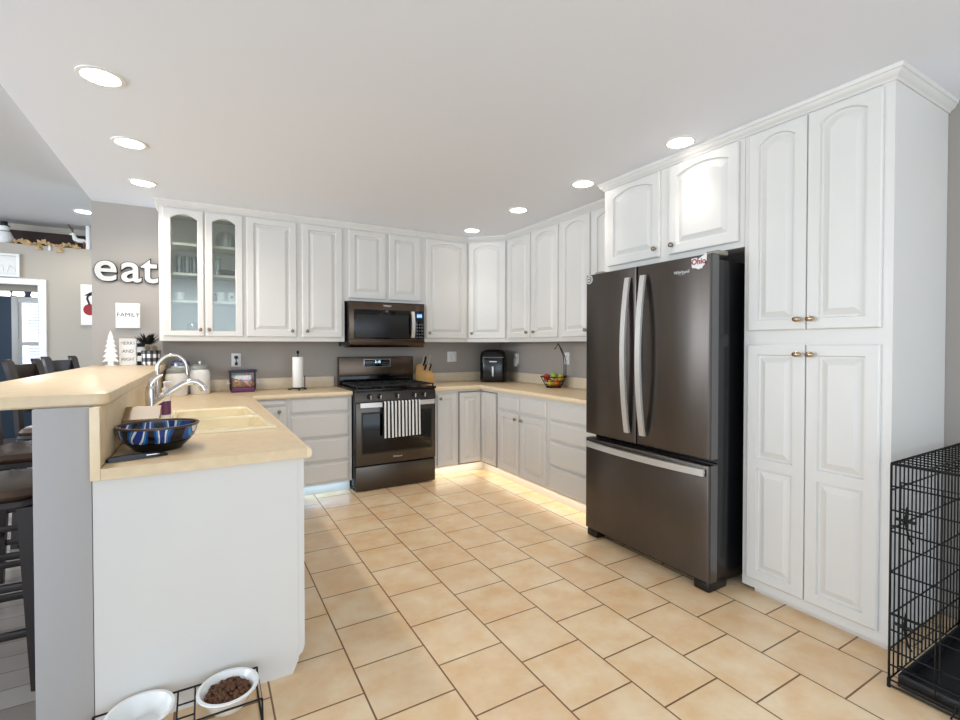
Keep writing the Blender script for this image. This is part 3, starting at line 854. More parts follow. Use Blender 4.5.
for i, x in enumerate(bx):
    w = .118; mb = MB()
    y0, y1, z = 4.235, 4.745, .950
    r = .0065
    for xx in (x - w, x + w): mb.box(xx - r, xx + r, y0, y1, z - .008, z + .004, .002)
    for yy in (y0, y1, 4.49): mb.box(x - w, x + w, yy - r, yy + r, z - .008, z + .004, .002)
    for yy in (4.36, 4.62):
        mb.box(x - w, x - .03, yy - r, yy + r, z - .006, z + .004, .002); mb.box(x + .03, x + w, yy - r, yy + r, z - .006, z + .004, .002)
        mb.box(x - r, x + r, yy - .10, yy - .03, z - .006, z + .004, .002); mb.box(x - r, x + r, yy + .03, yy + .10, z - .006, z + .004, .002)
    for xx in (x - w, x + w):
        for yy in (y0, y1): mb.box(xx - r, xx + r, yy - r, yy + r, .9252, z)
    mb.build('grate', M_iron, ct)
bgd = MB().box(SX0, SX1, 4.792, 4.868, .905, 1.203, .005).build('backguard', M_bronze, g)
MB().box(SX0 + .003, SX1 - .003, 4.785, 4.7915, .930, 1.020, .002).build('vent_strip', M_blackgloss, bgd)
MB().box(SX0 + .02, SX1 - .02, 4.780, 4.7915, 1.028, 1.036, .002).build('ledge', M_bronze, bgd)
MB().box(1.400, 1.680, 4.7885, 4.7915, 1.098, 1.178, .001).build('display_bezel', M_logo, bgd)
dsp = MB().box(1.404, 1.676, 4.7865, 4.7884, 1.102, 1.174, .001).build('display', M_blackgloss, bgd)
add_text('clock_digits', '2:15', .036, M_digit, dsp, face_M(1.545, 4.7862, 1.138), .0003)
mb = MB()
for k in range(4):
    for j in range(2):
        for xx in (1.425 + k * .024, 1.592 + k * .022): mb.box(xx, xx + .012, 4.7858, 4.7864, 1.112 + j * .024, 1.122 + j * .024)
mb.build('key_marks', M_inkgrey, dsp)

# towel over the oven handle
mb = MB(); n = 56; x0, x1 = 1.381, 1.745
front = [(-.046, .778), (-.050, .804), (-.0605, .8095), (-.070, .802), (-.0715, .784), (-.071, .72), (-.072, .64), (-.073, .56), (-.074, .486)]
lps = []
for i in range(n + 1):
    t = i / n; x = x0 + (x1 - x0) * t
    rip = .006 * math.sin(t * 19) + .003 * math.sin(t * 41 + 1)
    bowd = -.014 * (1 - (2 * (x - SX0) / (SX1 - SX0) - 1) ** 2) + .0
    col = []
    for k, (dy, z) in enumerate(front):
        f = max(0, (k - 4) / 4)
        col.append((x, SY + dy + bowd + .0145 - .0 + min(0, rip * f - .004 * f), z - .006 * (1 - t) * f + .012 * f * 0))
    col2 = [(x, y - .0025 if k > 2 else y, z + (.0025 if k in (1, 2, 3) else 0)) for k, (x, y, z) in enumerate(col)]
    lps.append(col + list(reversed(col2)))
tag(mb.loops(lps).build('dish_towel', M_towel, origin=(1.396, SY - .06, .47)), 'black and white striped dish towel hanging from the oven handle', 'towel')

# ------------------------------------------------------------------ microwave
g = thing('microwave', 'bronze stainless over-the-range microwave with blue display', 'microwave', (1.555, 4.66, 1.31))
WX0, WX1, WY, WZ0, WZ1 = 1.172, 1.938, 4.485, 1.300, 1.742
MB().box(WX0, WX1, WY + .03, 4.895, WZ0 + .012, WZ1 - .002, .003).build('body', M_body, g)
MB().loops([[(x, WY + .03, WZ0), (x, WY + .004, WZ0 + .022), (x, WY, WZ0 + .03), (x, WY, WZ0 + .068), (x, WY + .03, WZ0 + .068)] for x in (WX0, WX1)]).build('bottom_trim', M_bronze, g)
md = MB().box(WX0, WX1 - .108, WY, WY + .03, WZ0 + .070, WZ1 - .002, .003).build('door', M_bronze, g)
MB().box(WX0 + .045, WX1 - .160, WY - .003, WY - .0005, WZ0 + .082, WZ1 - .078, .001).build('door_window', M_blackgloss, md)
MB().box(WX0 + .055, WX1 - .172, WY - .0045, WY - .0032, WZ0 + .096, WZ1 - .125, .001).build('screen', M_black, md)
MB().box(WX0 + .0, WX1, WY - .002, WY - .0004, WZ1 - .012, WZ1 - .006).build('vent_slot', M_black, md)
add_text('brand_lettering', 'Whirlpool', .019, M_logo, md, face_M(1.545, WY - .0008, WZ1 - .042), .0005, .0006)
bow_handle(md, (WX1 - .135, WY, WZ0 + .095), (WX1 - .135, WY, WZ1 - .085), (0, -1, 0), .022, (.017, 0, 0))
pn = MB().box(WX1 - .1075, WX1, WY, WY + .03, WZ0 + .070, WZ1 - .002, .003).build('control_panel', M_bronze, g)
MB().box(WX1 - .098, WX1 - .016, WY - .003, WY - .0005, WZ0 + .082, WZ1 - .078, .001).build('keypad', M_blackgloss, pn)
dsp = MB().box(WX1 - .085, WX1 - .030, WY - .0045, WY - .0032, WZ1 - .145, WZ1 - .105).build('display', M_disp, pn)
add_text('clock_digits', '2:15', .030, M_digit, dsp, face_M(WX1 - .0575, WY - .0052, WZ1 - .136), .0003)
mb = MB()
for k in range(3):
    for j in range(5): mb.box(WX1 - .088 + k * .026, WX1 - .074 + k * .026, WY - .0042, WY - .0032, WZ0 + .095 + j * .032, WZ0 + .108 + j * .032)
mb.build('keys', M_inkgrey, pn)
MB().box(WX0 - .022, WX1, WY + .06, 4.60, WZ0 + .0005, WZ0 + .011).build('underside_filter', M_black, g)

# ------------------------------------------------------------------ sink and faucets
g = thing('double_sink', 'cream double bowl sink set into the peninsula counter', 'sink', (.05, 3.02, ZT))
mb = MB()


def rr(x0, x1, y0, y1, r, z, seg=5):
    out = []
    for cx, cy, a in ((x0 + r, y0 + r, PI), (x1 - r, y0 + r, 1.5 * PI), (x1 - r, y1 - r, 0), (x0 + r, y1 - r, .5 * PI)):
        for k in range(seg + 1): out.append((cx + r * math.cos(a + k / seg * PI / 2), cy + r * math.sin(a + k / seg * PI / 2), z))
    return out


X0, X1, Y0, Y1 = -.205, .312, 2.545, 3.505
ym = 3.035
for (a, b) in ((Y0, ym), (ym, Y1)):
    ia, ib = (a + .055 if a == Y0 else a + .022), (b - .055 if b == Y1 else b - .022)
    ro = .03
    mb.loops([rr(X0 + .075, X1 - .045, ia + .02, ib - .02, .05, ZT - .17), rr(X0 + .062, X1 - .035, ia + .006, ib - .006, .05, ZT - .15),
              rr(X0 + .055, X1 - .028, ia, ib, .05, ZT + .002), rr(X0 + .047, X1 - .02, ia - .008, ib + .008, .055, ZT + .012),
              rr(X0 + .008, X1 - .008, a + (.008 if a == Y0 else .001), b - (.008 if b == Y1 else .001), .012, ZT + .012),
              rr(X0, X1, a + (0 if a == Y0 else .0005), b - (0 if b == Y1 else .0005), .012, ZT + .001)], cap0=True, cap1=False)
for v in mb.bm.verts: v.co.x += -.068 * (v.co.y - Y0) * max(0, min(1, (v.co.x + .15) / .4))
mb.build('basin', M_sink, g)
for y in (2.80, 3.26): MB(Matrix.Translation((.05, y, ZT - .1695))).lathe([(.04, 0), (.04, .002), (.02, .003), (.001, .001)], 18).build('drain', M_chrome, g)

g = thing('kitchen_faucet', 'chrome kitchen faucet with pull-out spout behind the blue glass bowl', 'faucet', (-.228, 2.965, ZT))
bx_, by_ = -.246, 2.975
MB(Matrix.Translation((bx_, by_, ZT + .0005))).lathe([(.032, 0), (.032, .008), (.026, .014), (.0235, .03), (.0235, .165), (.022, .19), (.018, .20), (.001, .203)], 22).build('body', M_chrome, g)
MB().tube([(bx_ + .01, by_, ZT + .105), (bx_ + .05, by_ + .0, ZT + .135), (bx_ + .10, by_ - .0, ZT + .175), (bx_ + .145, by_, ZT + .205), (bx_ + .180, by_, ZT + .218), (bx_ + .205, by_, ZT + .212), (bx_ + .228, by_, ZT + .192), (bx_ + .24, by_, ZT + .168)],
          [.017, .017, .0165, .0165, .0175, .0185, .019, .018], 14).build('spout', M_chrome, g)
MB().tube([(bx_, by_, ZT + .195), (bx_ + .004, by_, ZT + .215), (bx_ + .018, by_, ZT + .236), (bx_ + .038, by_, ZT + .252), (bx_ + .052, by_, ZT + .256)], [.017, .016, .013, .010, .007], 12).build('lever', M_chrome, g)
g = thing('gooseneck_faucet', 'tall thin chrome gooseneck faucet arching in front of the canisters', 'faucet', (-.24, 3.3, ZT))
gx, gy = -.240, 3.30
pts = [(gx, gy, ZT + .02), (gx, gy, ZT + .27)] + [(gx + .072 - .072 * math.cos(a), gy, ZT + .27 + .085 * math.sin(a)) for a in [PI * k / 12 for k in range(1, 12)]] + [(gx + .144, gy, ZT + .265), (gx + .146, gy, ZT + .235)]
MB().tube(pts, .0095, 12).build('neck', M_chrome, g)
MB(Matrix.Translation((gx, gy, ZT + .0005))).lathe([(.024, 0), (.024, .006), (.014, .014), (.013, .05), (.001, .052)], 18).build('base', M_chrome, g)
MB().tube([(gx, gy, ZT + .04), (gx + .04, gy - .02, ZT + .055)], .006, 8).build('handle', M_chrome, g)
g = thing('soap_bottle', 'clear soap pump bottle with a purple label beside the faucets', 'bottle', (-.195, 3.12, ZT))
T = Matrix.Translation((-.195, 3.13, ZT + .0005))
MB(T).lathe([(.026, 0), (.029, .006), (.029, .12), (.024, .142), (.012, .152), (.012, .16)], 18).build('bottle', M_ceramic, g)
MB(T).lathe([(.0295, .03), (.0295, .105)], 18, None, False, False).build('label_wrap', M_purple, g)
MB(T).lathe([(.014, .16), (.014, .175), (.005, .178), (.005, .205), (.001, .206)], 12).box(-.008, .030, -.007, .007, .200, .212, .003).build('pump', M_plastic, g)

# art glass bowl, caddy and knife on the near end of the peninsula
g = thing('glass_bowl', 'blue swirled art glass bowl with dark foot on the peninsula counter', 'bowl', (-.163, 2.275, ZT))
T = Matrix.Translation((-.163, 2.275, ZT + .0005))
MB(T).lathe([(.080, .0), (.086, .010), (.104, .026), (.112, .036), (.001, .036)], 32).build('foot', M_blackgloss, g)
MB(T).lathe([(.110, .0365), (.124, .050), (.131, .068), (.135, .090), (.130, .091), (.126, .070), (.118, .054), (.09, .044), (.001, .042)], 40).build('bowl', M_art, g)
MB(T).lathe([(.1355, .0905), (.140, .092), (.140, .099), (.131, .099), (.1295, .0915)], 40, None, False, False).build('rim', M_seat, g)
g = thing('sponge_caddy', 'tan and black counter caddy leaning against the laminate riser', 'caddy', (-.25, 2.42, ZT))
MB().box(-.300, -.178, 2.455, 2.58, ZT + .001, ZT + .085, .004).build('body', M_black, g)
MB().loops([[(x, 2.448, ZT + .0855), (x, 2.448, ZT + .098), (x, 2.58, ZT + .140), (x, 2.585, ZT + .0855)] for x in (-.302, -.174)]).build('lid', M_tan, g)
MB().box(-.296, -.182, 2.450, 2.4545, ZT + .058, ZT + .066).build('highlight_line', M_logo, g)  # silver line paints a highlight across the black front
ks = thing('folding_knife', 'black handled utensil lying on the counter in front of the glass bowl', 'utensil', (-.22, 2.10, ZT), .22)
MB().loops([[(x, -w, .0005), (x, w, .0005), (x, w * .9, h), (x, -w * .9, h)] for x, w, h in ((-.085, .006, .010), (-.078, .013, .016), (-.02, .015, .019), (.05, .013, .017), (.088, .009, .013), (.098, .003, .008))]).build('handle', M_black, ks, True)
MB().box(.03, .07, -.0155, -.0130, .010, .014, .001).build('bolster', M_chrome, ks, True)

# ------------------------------------------------------------------ things on the counters
def canister(label, x, y, r, h, lid, tall):
    g = thing('canister', label, 'canister', (x, y, ZT), 0, 'ceramic canisters on the sink counter')
    T = Matrix.Translation((x, y, ZT + .0005))
    MB(T).lathe([(r * .9, 0), (r, .012), (r, h * .78), (r * .94, h * .9), (r * .84, h), (.001, h)], 28).build('jar', M_ceramic, g)
    l = MB(T).lathe([(r * .86, h + .0005), (r * .88, h + .012), (r * .84, h + .028), (r * .60, h + .042), (.001, h + .045)], 28).build('lid', lid, g)
    MB(T).lathe([(.006, h + .0445), (.008, h + .052), (.013, h + .060), (.008, h + .070), (.001, h + .072)], 14).build('lid_knob', M_ceramic, l)
    return g


canister('white ceramic canister under the chrome gooseneck, in front of the taller blue-lidded one', -.207, 4.60, .080, .185, M_greygreen, 1)
canister('tallest white ceramic canister with a blue-grey lid, standing against the wall', -.185, 4.782, .080, .238, M_bluelid, 1)
canister('small white ceramic canister with a grey lid, the one away from the bar', -.040, 4.70, .078, .205, M_greygreen, 0)

g = thing('snack_tub', 'clear plastic snack tub with navy lid and purple base on the back counter', 'tub', (.285, 4.70, ZT))
bxx = lambda mb, w, d, z0, z1, b: mb.box(.285 - w, .285 + w, 4.70 - d, 4.70 + d, z0, z1, b)
bxx(MB(), .094, .064, ZT + .001, ZT + .045, .008).build('label_band', M_purple, g)
bxx(MB(), .086, .056, ZT + .0455, ZT + .150, .008).build('contents', M_snack, g)
mb = MB()
for x in (-1, 1):
    for y in (-1, 1): mb.box(.285 + x * .096 - .005, .285 + x * .096 + .005, 4.70 + y * .064 - .005, 4.70 + y * .064 + .005, ZT + .02, ZT + .175, .002)
mb.build('corner_post', M_black, g)
bxx(MB(), .094, .063, ZT + .0455, ZT + .176, .01).build('shell', M_clear, g)
bxx(MB(), .112, .076, ZT + .177, ZT + .196, .006).build('lid', M_navy, g)
mb = MB(); mb.box(.285 - .125, .285 - .112, 4.68, 4.72, ZT + .07, ZT + .10, .004); mb.box(.285 + .112, .285 + .125, 4.68, 4.72, ZT + .07, ZT + .10, .004)
mb.box(.285 - .113, .285 - .094, 4.695, 4.705, ZT + .075, ZT + .085); mb.box(.285 + .094, .285 + .113, 4.695, 4.705, ZT + .075, ZT + .085)
mb.build('handle', M_plastic, g)

g = thing('paper_towel_holder', 'black wire paper towel holder with a white roll on the back counter', 'paper towel holder', (.745, 4.62, ZT))
T = Matrix.Translation((.738, 4.63, ZT))
mb = MB(T); mb.cyl((0, 0, .01), (0, 0, .335), .005); mb.ball((0, 0, .345), .013)
mb.lathe([(.013, .352), (.010, .36), (.001, .366)], 12)
mb.build('pole', M_wire, g)
mb = MB(T)
for k in range(3):
    a = k * 2 * PI / 3 + .5
    mb.tube([(0, 0, .014), (.05 * math.cos(a), .05 * math.sin(a), .016), (.082 * math.cos(a), .082 * math.sin(a), .006), (.092 * math.cos(a), .092 * math.sin(a), .012)], .006, 8)
mb.build('base', M_wire, g)
mb = MB(T); mb.tube([(.047, -.062, .012), (.050, -.055, .10), (.050, -.050, .135)], .004, 8); mb.build('tension_arm', M_wire, g)
MB(T).lathe([(.018, .028), (.046, .028), (.047, .030), (.047, .303), (.046, .305), (.018, .305)], 28, None, False, False).build('paper_roll', M_paper, g)

g = thing('knife_block', 'light wooden knife block with steel handled knives beside the stove', 'knife block', (2.04, 4.72, ZT), .15)
prof = [(-.09, 0), (.075, 0), (.075, .10), (.03, .215), (-.045, .175), (-.09, .05)]      # y, z
MB().loops([[(x, y, z + .0005) for y, z in [(-.10, 0), (.08, 0), (.08, .19), (.02, .215), (-.10, .085)]] for x in (-.055, .055)]).build('block', M_wood, g, True)
mb = MB(); mb.prism([(-.075, .03), (-.0565, -.10), (-.0565, .06), (-.07, .07)], .001, .15); mb.build('side_board', M_wood, g, True)
for k, (x, s, hh) in enumerate(((-.035, .012, .12), (-.012, .013, .105), (.012, .013, .11), (.036, .011, .13), (-.03, -.03, .075), (-.008, -.03, .07), (.014, -.03, .072), (.034, -.03, .08))):
    base = Vector((x, s - .01, .14 + (s + .03) * 1.3)); d = Vector((0, -.45, .89)).normalized()
    h = MB().tube([base, base + d * hh * .5, base + d * hh], [.0085, .0095, .0085], 10).build('knife_handle', M_steel if k % 3 != 1 else M_black, g, True)

g = thing('air_fryer', 'black air fryer standing in the corner of the countertop', 'air fryer', (2.862, 4.640, ZT), -.60)
g.scale = (1.08, 1.08, 1.08)


def rrc(w, d, r, z, seg=6): return rr(-w, w, -d, d, r, z, seg)


MB().loops([rrc(.128, .128, .05, .001), rrc(.138, .138, .055, .012), rrc(.140, .140, .055, .20), rrc(.138, .138, .055, .27), rrc(.128, .128, .06, .312), rrc(.10, .10, .06, .334), rrc(.05, .05, .04, .340)]).build('housing', M_blackgloss, g, True)
MB().box(-.105, .105, -.148, -.134, .020, .235, .012).build('basket_front', M_body, g, True)
MB().box(-.110, .110, -.1455, -.137, .252, .262, .003).build('vent_lip', M_edge, g, True)
mb = MB(); mb.box(-.014, .014, -.192, -.150, .06, .17, .008); b = mb.build('handle', M_black, g, True)
MB().box(-.008, .008, -.1955, -.1925, .065, .165, .001).build('handle_inlay', M_steel, b, True)
MB().box(-.038, .038, -.1505, -.1485, .208, .220, .001).build('badge', M_plastic, g, True)

# fruit basket with a banana hook
BKX, BKY = 2.945, 3.66
g = thing('fruit_basket', 'black wire fruit basket with a tall banana hook on the counter', 'basket', (BKX, BKY, ZT))
T = Matrix.Translation((BKX, BKY, ZT))


def ring(r, z, n=28): return [(r * math.cos(2 * PI * k / n), r * math.sin(2 * PI * k / n), z) for k in range(n)]


mb = MB(T)
for r, z, th in ((.072, .006, .005), (.084, .03, .003), (.100, .065, .003), (.126, .108, .005)): mb.tube(ring(r, z), th, 6, True)
for k in range(20):
    a = 2 * PI * k / 20; c, s = math.cos(a), math.sin(a)
    mb.tube([(.02 * c, .02 * s, .012), (.07 * c, .07 * s, .012), (.084 * c, .084 * s, .03), (.126 * c, .126 * s, .108)], .002, 5)
mb.build('wire_bowl', M_wire, g)
mb = MB(T)
for dx in (-.014, .014):
    mb.tube([(.045, -.116 + dx, .10), (.045, -.116 + dx, .25), (.042, -.105 + dx * .8, .31), (.035, -.062 + dx * .4, .385), (.03, -.03, .430)], .0042, 8)
mb.tube([(.03, -.03, .430), (.028, -.02, .412), (.026, .002, .382), (.026, .014, .376), (.026, .024, .386)], .004, 8)
mb.build('banana_hook', M_wire, g)


def fruit(name, label, cat, x, y, z, r, m, sc=(1, 1, 1), stem=True):
    g = thing(name, label, cat, (BKX + x, BKY + y, ZT + z), random.random() * 6, 'fruit in the wire basket')
    prof = [(.0005, -.78), (.25, -.92), (.55, -.84), (.85, -.45), (1.0, .1), (.9, .55), (.6, .88), (.3, .93), (.12, .80), (.0005, .72)]
    if name in ('orange', 'lemon'): prof = [(.0005, -1)] + [(math.sin(PI * k / 10), -math.cos(PI * k / 10)) for k in range(1, 10)] + [(.0005, 1)]
    mb = MB(Matrix.Diagonal((*sc, 1))); mb.lathe([(a * r, b * r) for a, b in prof], 20); mb.build('body', m, g, True)
    if name in ('apple', 'pear'):
        MB().tube([(0, 0, r * .72), (.003, .002, r * 1.12)], .002, 6).build('stem', M_stem, g, True)
    else:
        MB().lathe([(.006, r * sc[2] * .985), (.004, r * sc[2] * 1.02), (.0005, r * sc[2] * 1.03)], 8).build('stem', M_stem, g, True)


def at_cam(c, r): return (-.63 * c + .78 * r, -.78 * c - .63 * r)


fruit('lemon', 'yellow lemon low at the front of the wire fruit basket', 'lemon', *at_cam(.031, -.033), .044, .031, M_yellow, (1.05, 1, 1))
fruit('orange', 'bright orange low at the front of the wire fruit basket', 'orange', *at_cam(.033, .034), .046, .032, M_orange)
fruit('apple', 'red apple hidden low at the back of the wire fruit basket', 'apple', *at_cam(-.034, -.034), .047, .032, M_red)
fruit('orange', 'orange low at the back of the wire fruit basket', 'orange', *at_cam(-.038, .037), .047, .032, M_orange)
fruit('apple', 'red apple on top of the pile at the side away from the banana hook', 'apple', *at_cam(.004, -.066), .098, .034, M_red)
fruit('apple', 'pale green apple in the middle of the top of the fruit pile', 'apple', *at_cam(-.012, .003), .113, .034, M_green)
fruit('lemon', 'yellow lemon on top of the pile beside the banana hook', 'lemon', *at_cam(.008, .068), .098, .030, M_yellow, (1.08, 1, 1))

# ------------------------------------------------------------------ outlets and switches
def plate(name, label, cat, M, w, h, kind):
    """M: wall-local frame, x right, z up, -y out of the wall"""
    g = thing(name, label, cat, M.translation)
    MB(M).box(-w / 2, w / 2, -.006, -.0005, -h / 2, h / 2, .003).build('cover_plate', M_plastic, g)
    if kind == 'outlet':
        for z in (-.02, .02):
            s = MB(M).box(-.016, .016, -.0085, -.0065, z - .014, z + .014, .001).build('socket', M_plastic, g)
            MB(M).box(-.007, -.005, -.0092, -.0086, z - .005, z + .006).box(.005, .007, -.0092, -.0086, z - .005, z + .006).build('slots', M_ink, s)
    if kind == 'plugs':
        MB(M).lathe([(.014, 0), (.017, .008), (.012, .024), (.001, .026)], 16, Matrix.Translation((0, -.006, .024)) @ Matrix.Rotation(PI / 2, 4, 'X')).build('plug', M_black, g)
        MB(M).box(-.012, .012, -.022, -.0065, -.048, -.020, .004).build('plug', M_black, g)
        MB(M).tube([(0, -.014, .020), (0, -.016, 0), (0, -.014, -.022)], .004, 8).build('plug_cord', M_black, g)
    if kind == 'switch2':
        for x in (-.023, .023):
            MB(M).box(x - .016, x + .016, -.0085, -.0065, -.033, .033, .001).box(x - .013, x + .013, -.0105, -.0085, -.002, .028, .001).build('rocker', M_plastic, g)
    if kind == 'device':
        MB(M).box(-.024, .026, -.038, -.0065, -.085, .016, .008).build('plug_body', M_plastic, g)
        MB(M).box(-.017, .017, -.030, -.0065, .018, .062, .006).build('plug_cap', M_plastic, g)
    return g


plate('outlet', 'white wall outlet with two black plugs above the snack tub', 'outlet', place(.245, 4.9, 1.185), .078, .122, 'plugs')
plate('light_switch', 'white double light switch on the wall beside the air fryer', 'light switch', place(2.456, 4.9, 1.190), .118, .118, 'switch2')
plate('outlet', 'white outlet with a plug-in device beside the air fryer', 'outlet', place(3.115, 4.535, 1.165, R_RIGHT), .075, .118, 'device')
plate('outlet', 'white empty outlet on the wall behind the banana hook', 'outlet', place(3.115, 3.66, 1.190, R_RIGHT), .075, .118, 'outlet')

# ------------------------------------------------------------------ wall words and signs above the bar
def letter(ch, label, x, size):
    g = thing('wall_letter', label, 'letter', (x, 4.9, 1.83), 0, 'letters of the word on the wall')
    add_text('backing', ch, size, M_ink, g, face_M(x, 4.887, 1.850), .011, .0095)
    add_text('face', ch, size, M_distress, g, face_M(x, 4.874, 1.850), .0035, .0030, .0015)
    return g


M_distress = mat('distressed_white', srgb(215, 213, 209), 0.6)
nt = M_distress.node_tree; bs = nt.nodes['Principled BSDF']
tc = nt.nodes.new('ShaderNodeTexCoord'); nz = nt.nodes.new('ShaderNodeTexNoise'); nz.inputs['Scale'].default_value = 26; nz.inputs['Detail'].default_value = 5
rp = nt.nodes.new('ShaderNodeValToRGB'); rp.color_ramp.elements[0].position = .30; rp.color_ramp.elements[1].position = .36
rp.color_ramp.elements[0].color = srgb(120, 112, 104); rp.color_ramp.elements[1].color = srgb(212, 210, 206)
nt.links.new(tc.outputs['Object'], nz.inputs['Vector']); nt.links.new(nz.outputs['Fac'], rp.inputs['Fac']); nt.links.new(rp.outputs['Color'], bs.inputs['Base Color'])
letter('e', 'white distressed metal letter e, first letter of the word on the wall', -.697, .335)
letter('a', 'white distressed metal letter a, middle letter of the word on the wall', -.528, .335)
letter('t', 'white distressed metal letter t beside the glass door cabinet', -.402, .335)

g = thing('family_sign', 'small white wooden sign reading FAMILY on the wall above the bar', 'sign', (-.552, 4.9, 1.462))
MB().box(-.633, -.470, 4.862, 4.8995, 1.462, 1.668, .003).build('board', M_trim, g)
add_text('lettering', 'FAMILY', .047, M_ink, g, face_M(-.549, 4.8615, 1.556), .0003, .0)
g = thing('word_sign', 'white framed sign reading MERRY AND BRIGHT standing on the bar', 'sign', (-.545, 4.83, 1.156))
mb = MB(); X0, X1, Z0, Z1, yy = -.604, -.490, 1.1565, 1.375, 4.80
MB().box(X0 + .008, X1 - .008, yy + .006, yy + .014, Z0 + .008, Z1 - .008).build('panel', M_paper, g)
mb.box(X0, X0 + .012, yy, yy + .02, Z0, Z1, .002); mb.box(X1 - .012, X1, yy, yy + .02, Z0, Z1, .002); mb.box(X0 + .012, X1 - .012, yy, yy + .02, Z0, Z0 + .012, .002); mb.box(X0 + .012, X1 - .012, yy, yy + .02, Z1 - .012, Z1, .002)
mb.build('sign_frame', M_trim, g)
for k, (t, s) in enumerate((('MERRY', .036), ('AND', .036), ('BRIGHT', .034))):
    add_text('lettering', t, s, M_inkgrey, g, face_M(-.547, yy + .0055, 1.325 - k * .065), .0003, 0, 0, .95)

g = thing('wooden_tree', 'small white wooden christmas tree standing on the bar', 'tree figurine', (-.655, 4.78, 1.156))
pts = [(-.020, 0), (.020, 0), (.020, .035)]
lv = [(.045, .030), (.040, .072), (.034, .113), (.028, .152), (.022, .188), (.015, .222)]
right = []
for w, z in lv: right += [(w * 1.25, z), (w * .62, z + .034)]
poly = [(-.018, 0), (.018, 0), (.018, .036)] + right + [(0, .282)] + [(-x, z) for x, z in reversed(right)] + [(-.018, .036)]
MB(Matrix.Translation((-.655, 4.775, 1.157))).loops([[(x, -.011, z) for x, z in poly], [(x, .011, z) for x, z in poly]]).build('tree_board', M_snow, g)
MB().box(-.69, -.62, 4.755, 4.795, 1.1563, 1.163, .002).build('base', M_snow, g)
tag(MB().box(-.485, -.425, 4.80, 4.86, 1.1565, 1.358, .003).build('striped_block', M_bwstripe, origin=(-.455, 4.83, 1.0895 + .067)), 'black and white striped block behind the checked pot', 'ornament')
g = thing('checked_pot', 'black and white checked pot of dark greenery and pine cones on the bar', 'pot', (-.385, 4.722, 1.156))
T = Matrix.Translation((-.385, 4.722, 1.1565))
mb = MB(); mb.lathe([(.052, 0.0005), (.062, .012), (.066, .118), (.060, .122), (.055, .10), (.001, .10)], 28)
mb.build('pot', M_plaid, g, True)
mb = MB(T)
for k in range(150):
    a = random.uniform(0, 2 * PI); e = random.uniform(-.1, 1.3); L_ = random.uniform(.05, .115)
    d = Vector((math.cos(a) * math.cos(e), math.sin(a) * math.cos(e) * .55, math.sin(e))); p = Vector((-.022, .010, .165)) + d * .02
    q = p + d * L_; q.x = min(q.x, .060); q.z = min(q.z, .262); s = d.cross(Vector((0, 0, 1))).normalized() * .012
    mb.loops([[p, p + s * .1], [p.lerp(q, .5) - s, p.lerp(q, .5) + s], [q, q + s * .1]], False, False, False)
mb.build('greenery', M_leafdark, g)
for (x, y, z) in ((-.022, -.035, .138), (.028, -.030, .130)):
    mb = MB(T)
    for k in range(6):
        zz = z - .022 + k * .009; r = .026 * math.sin(PI * (k + 1.2) / 8)
        mb.lathe([(r * .5, zz), (r, zz + .005), (r * .55, zz + .009)], 10, Matrix.Translation((x, y, 0)))
    mb.build('pine_cone', M_cone, g)

# ------------------------------------------------------------------ recessed lights
def downlight(label, x, y, z, r=.071):
    g = thing('recessed_light', label, 'light', (x, y, z), 0, 'recessed ceiling lights')
    MB(Matrix.Translation((x, y, z))).lathe([(r, -.0005), (r * 1.0, -.006), (r * 1.22, -.004), (r * 1.24, -.0005)], 32, None, False, False).build('trim_ring', M_trim, g)
    MB(Matrix.Translation((x, y, z))).lathe([(r * .99, -.0008), (r * .99, -.004), (.001, -.004)], 32, None, False, False).build('lens', M_lens, g)
    l = bpy.data.lights.new('downlight_bulb', 'SPOT'); l.energy = LAMP_POWER if x > 0 else LAMP_POWER_BAR; l.color = LAMP_COLOR; l.spot_size = 2.75 if x < 0 else 1.6; l.spot_blend = .6 if x < 0 else 1.0; l.shadow_soft_size = .06
    o = bpy.data.objects.new('downlight_bulb', l); C.objects.link(o); o.parent = g; o.location = (0, 0, -.02)
    return g


downlight('largest recessed light, over the near end of the bar', -.384, 2.63, ZC)
downlight('recessed light, second along the bar from the camera', -.368, 3.40, ZC)
downlight('recessed light above the bar, closest to the glass door cabinet', -.378, 4.183, ZC)
downlight('recessed light in front of the angled corner wall cabinet', 2.352, 4.233, ZC)
downlight('recessed light second from the corner, along the arched wall cabinets', 2.345, 3.398, ZC)
downlight('recessed light just beyond the cabinet over the refrigerator', 2.37, 2.615, ZC)
downlight('recessed light directly in front of the refrigerator cabinet', 2.372, 1.805, ZC)
downlight('recessed light in the living room ceiling beside the wall corner', -.99, 5.85, 2.60)

# ------------------------------------------------------------------ dishes in the glass cabinet
def dish(name, label, cat, x, y, z, prof, m, parts=None, grp='dishes in the glass cabinet', seg=20):
    o = MB(Matrix.Translation((x, y, z + .0005))).lathe(prof, seg).build(name, m, origin=(x, y, z))
    tag(o, label, cat, grp)
    return o


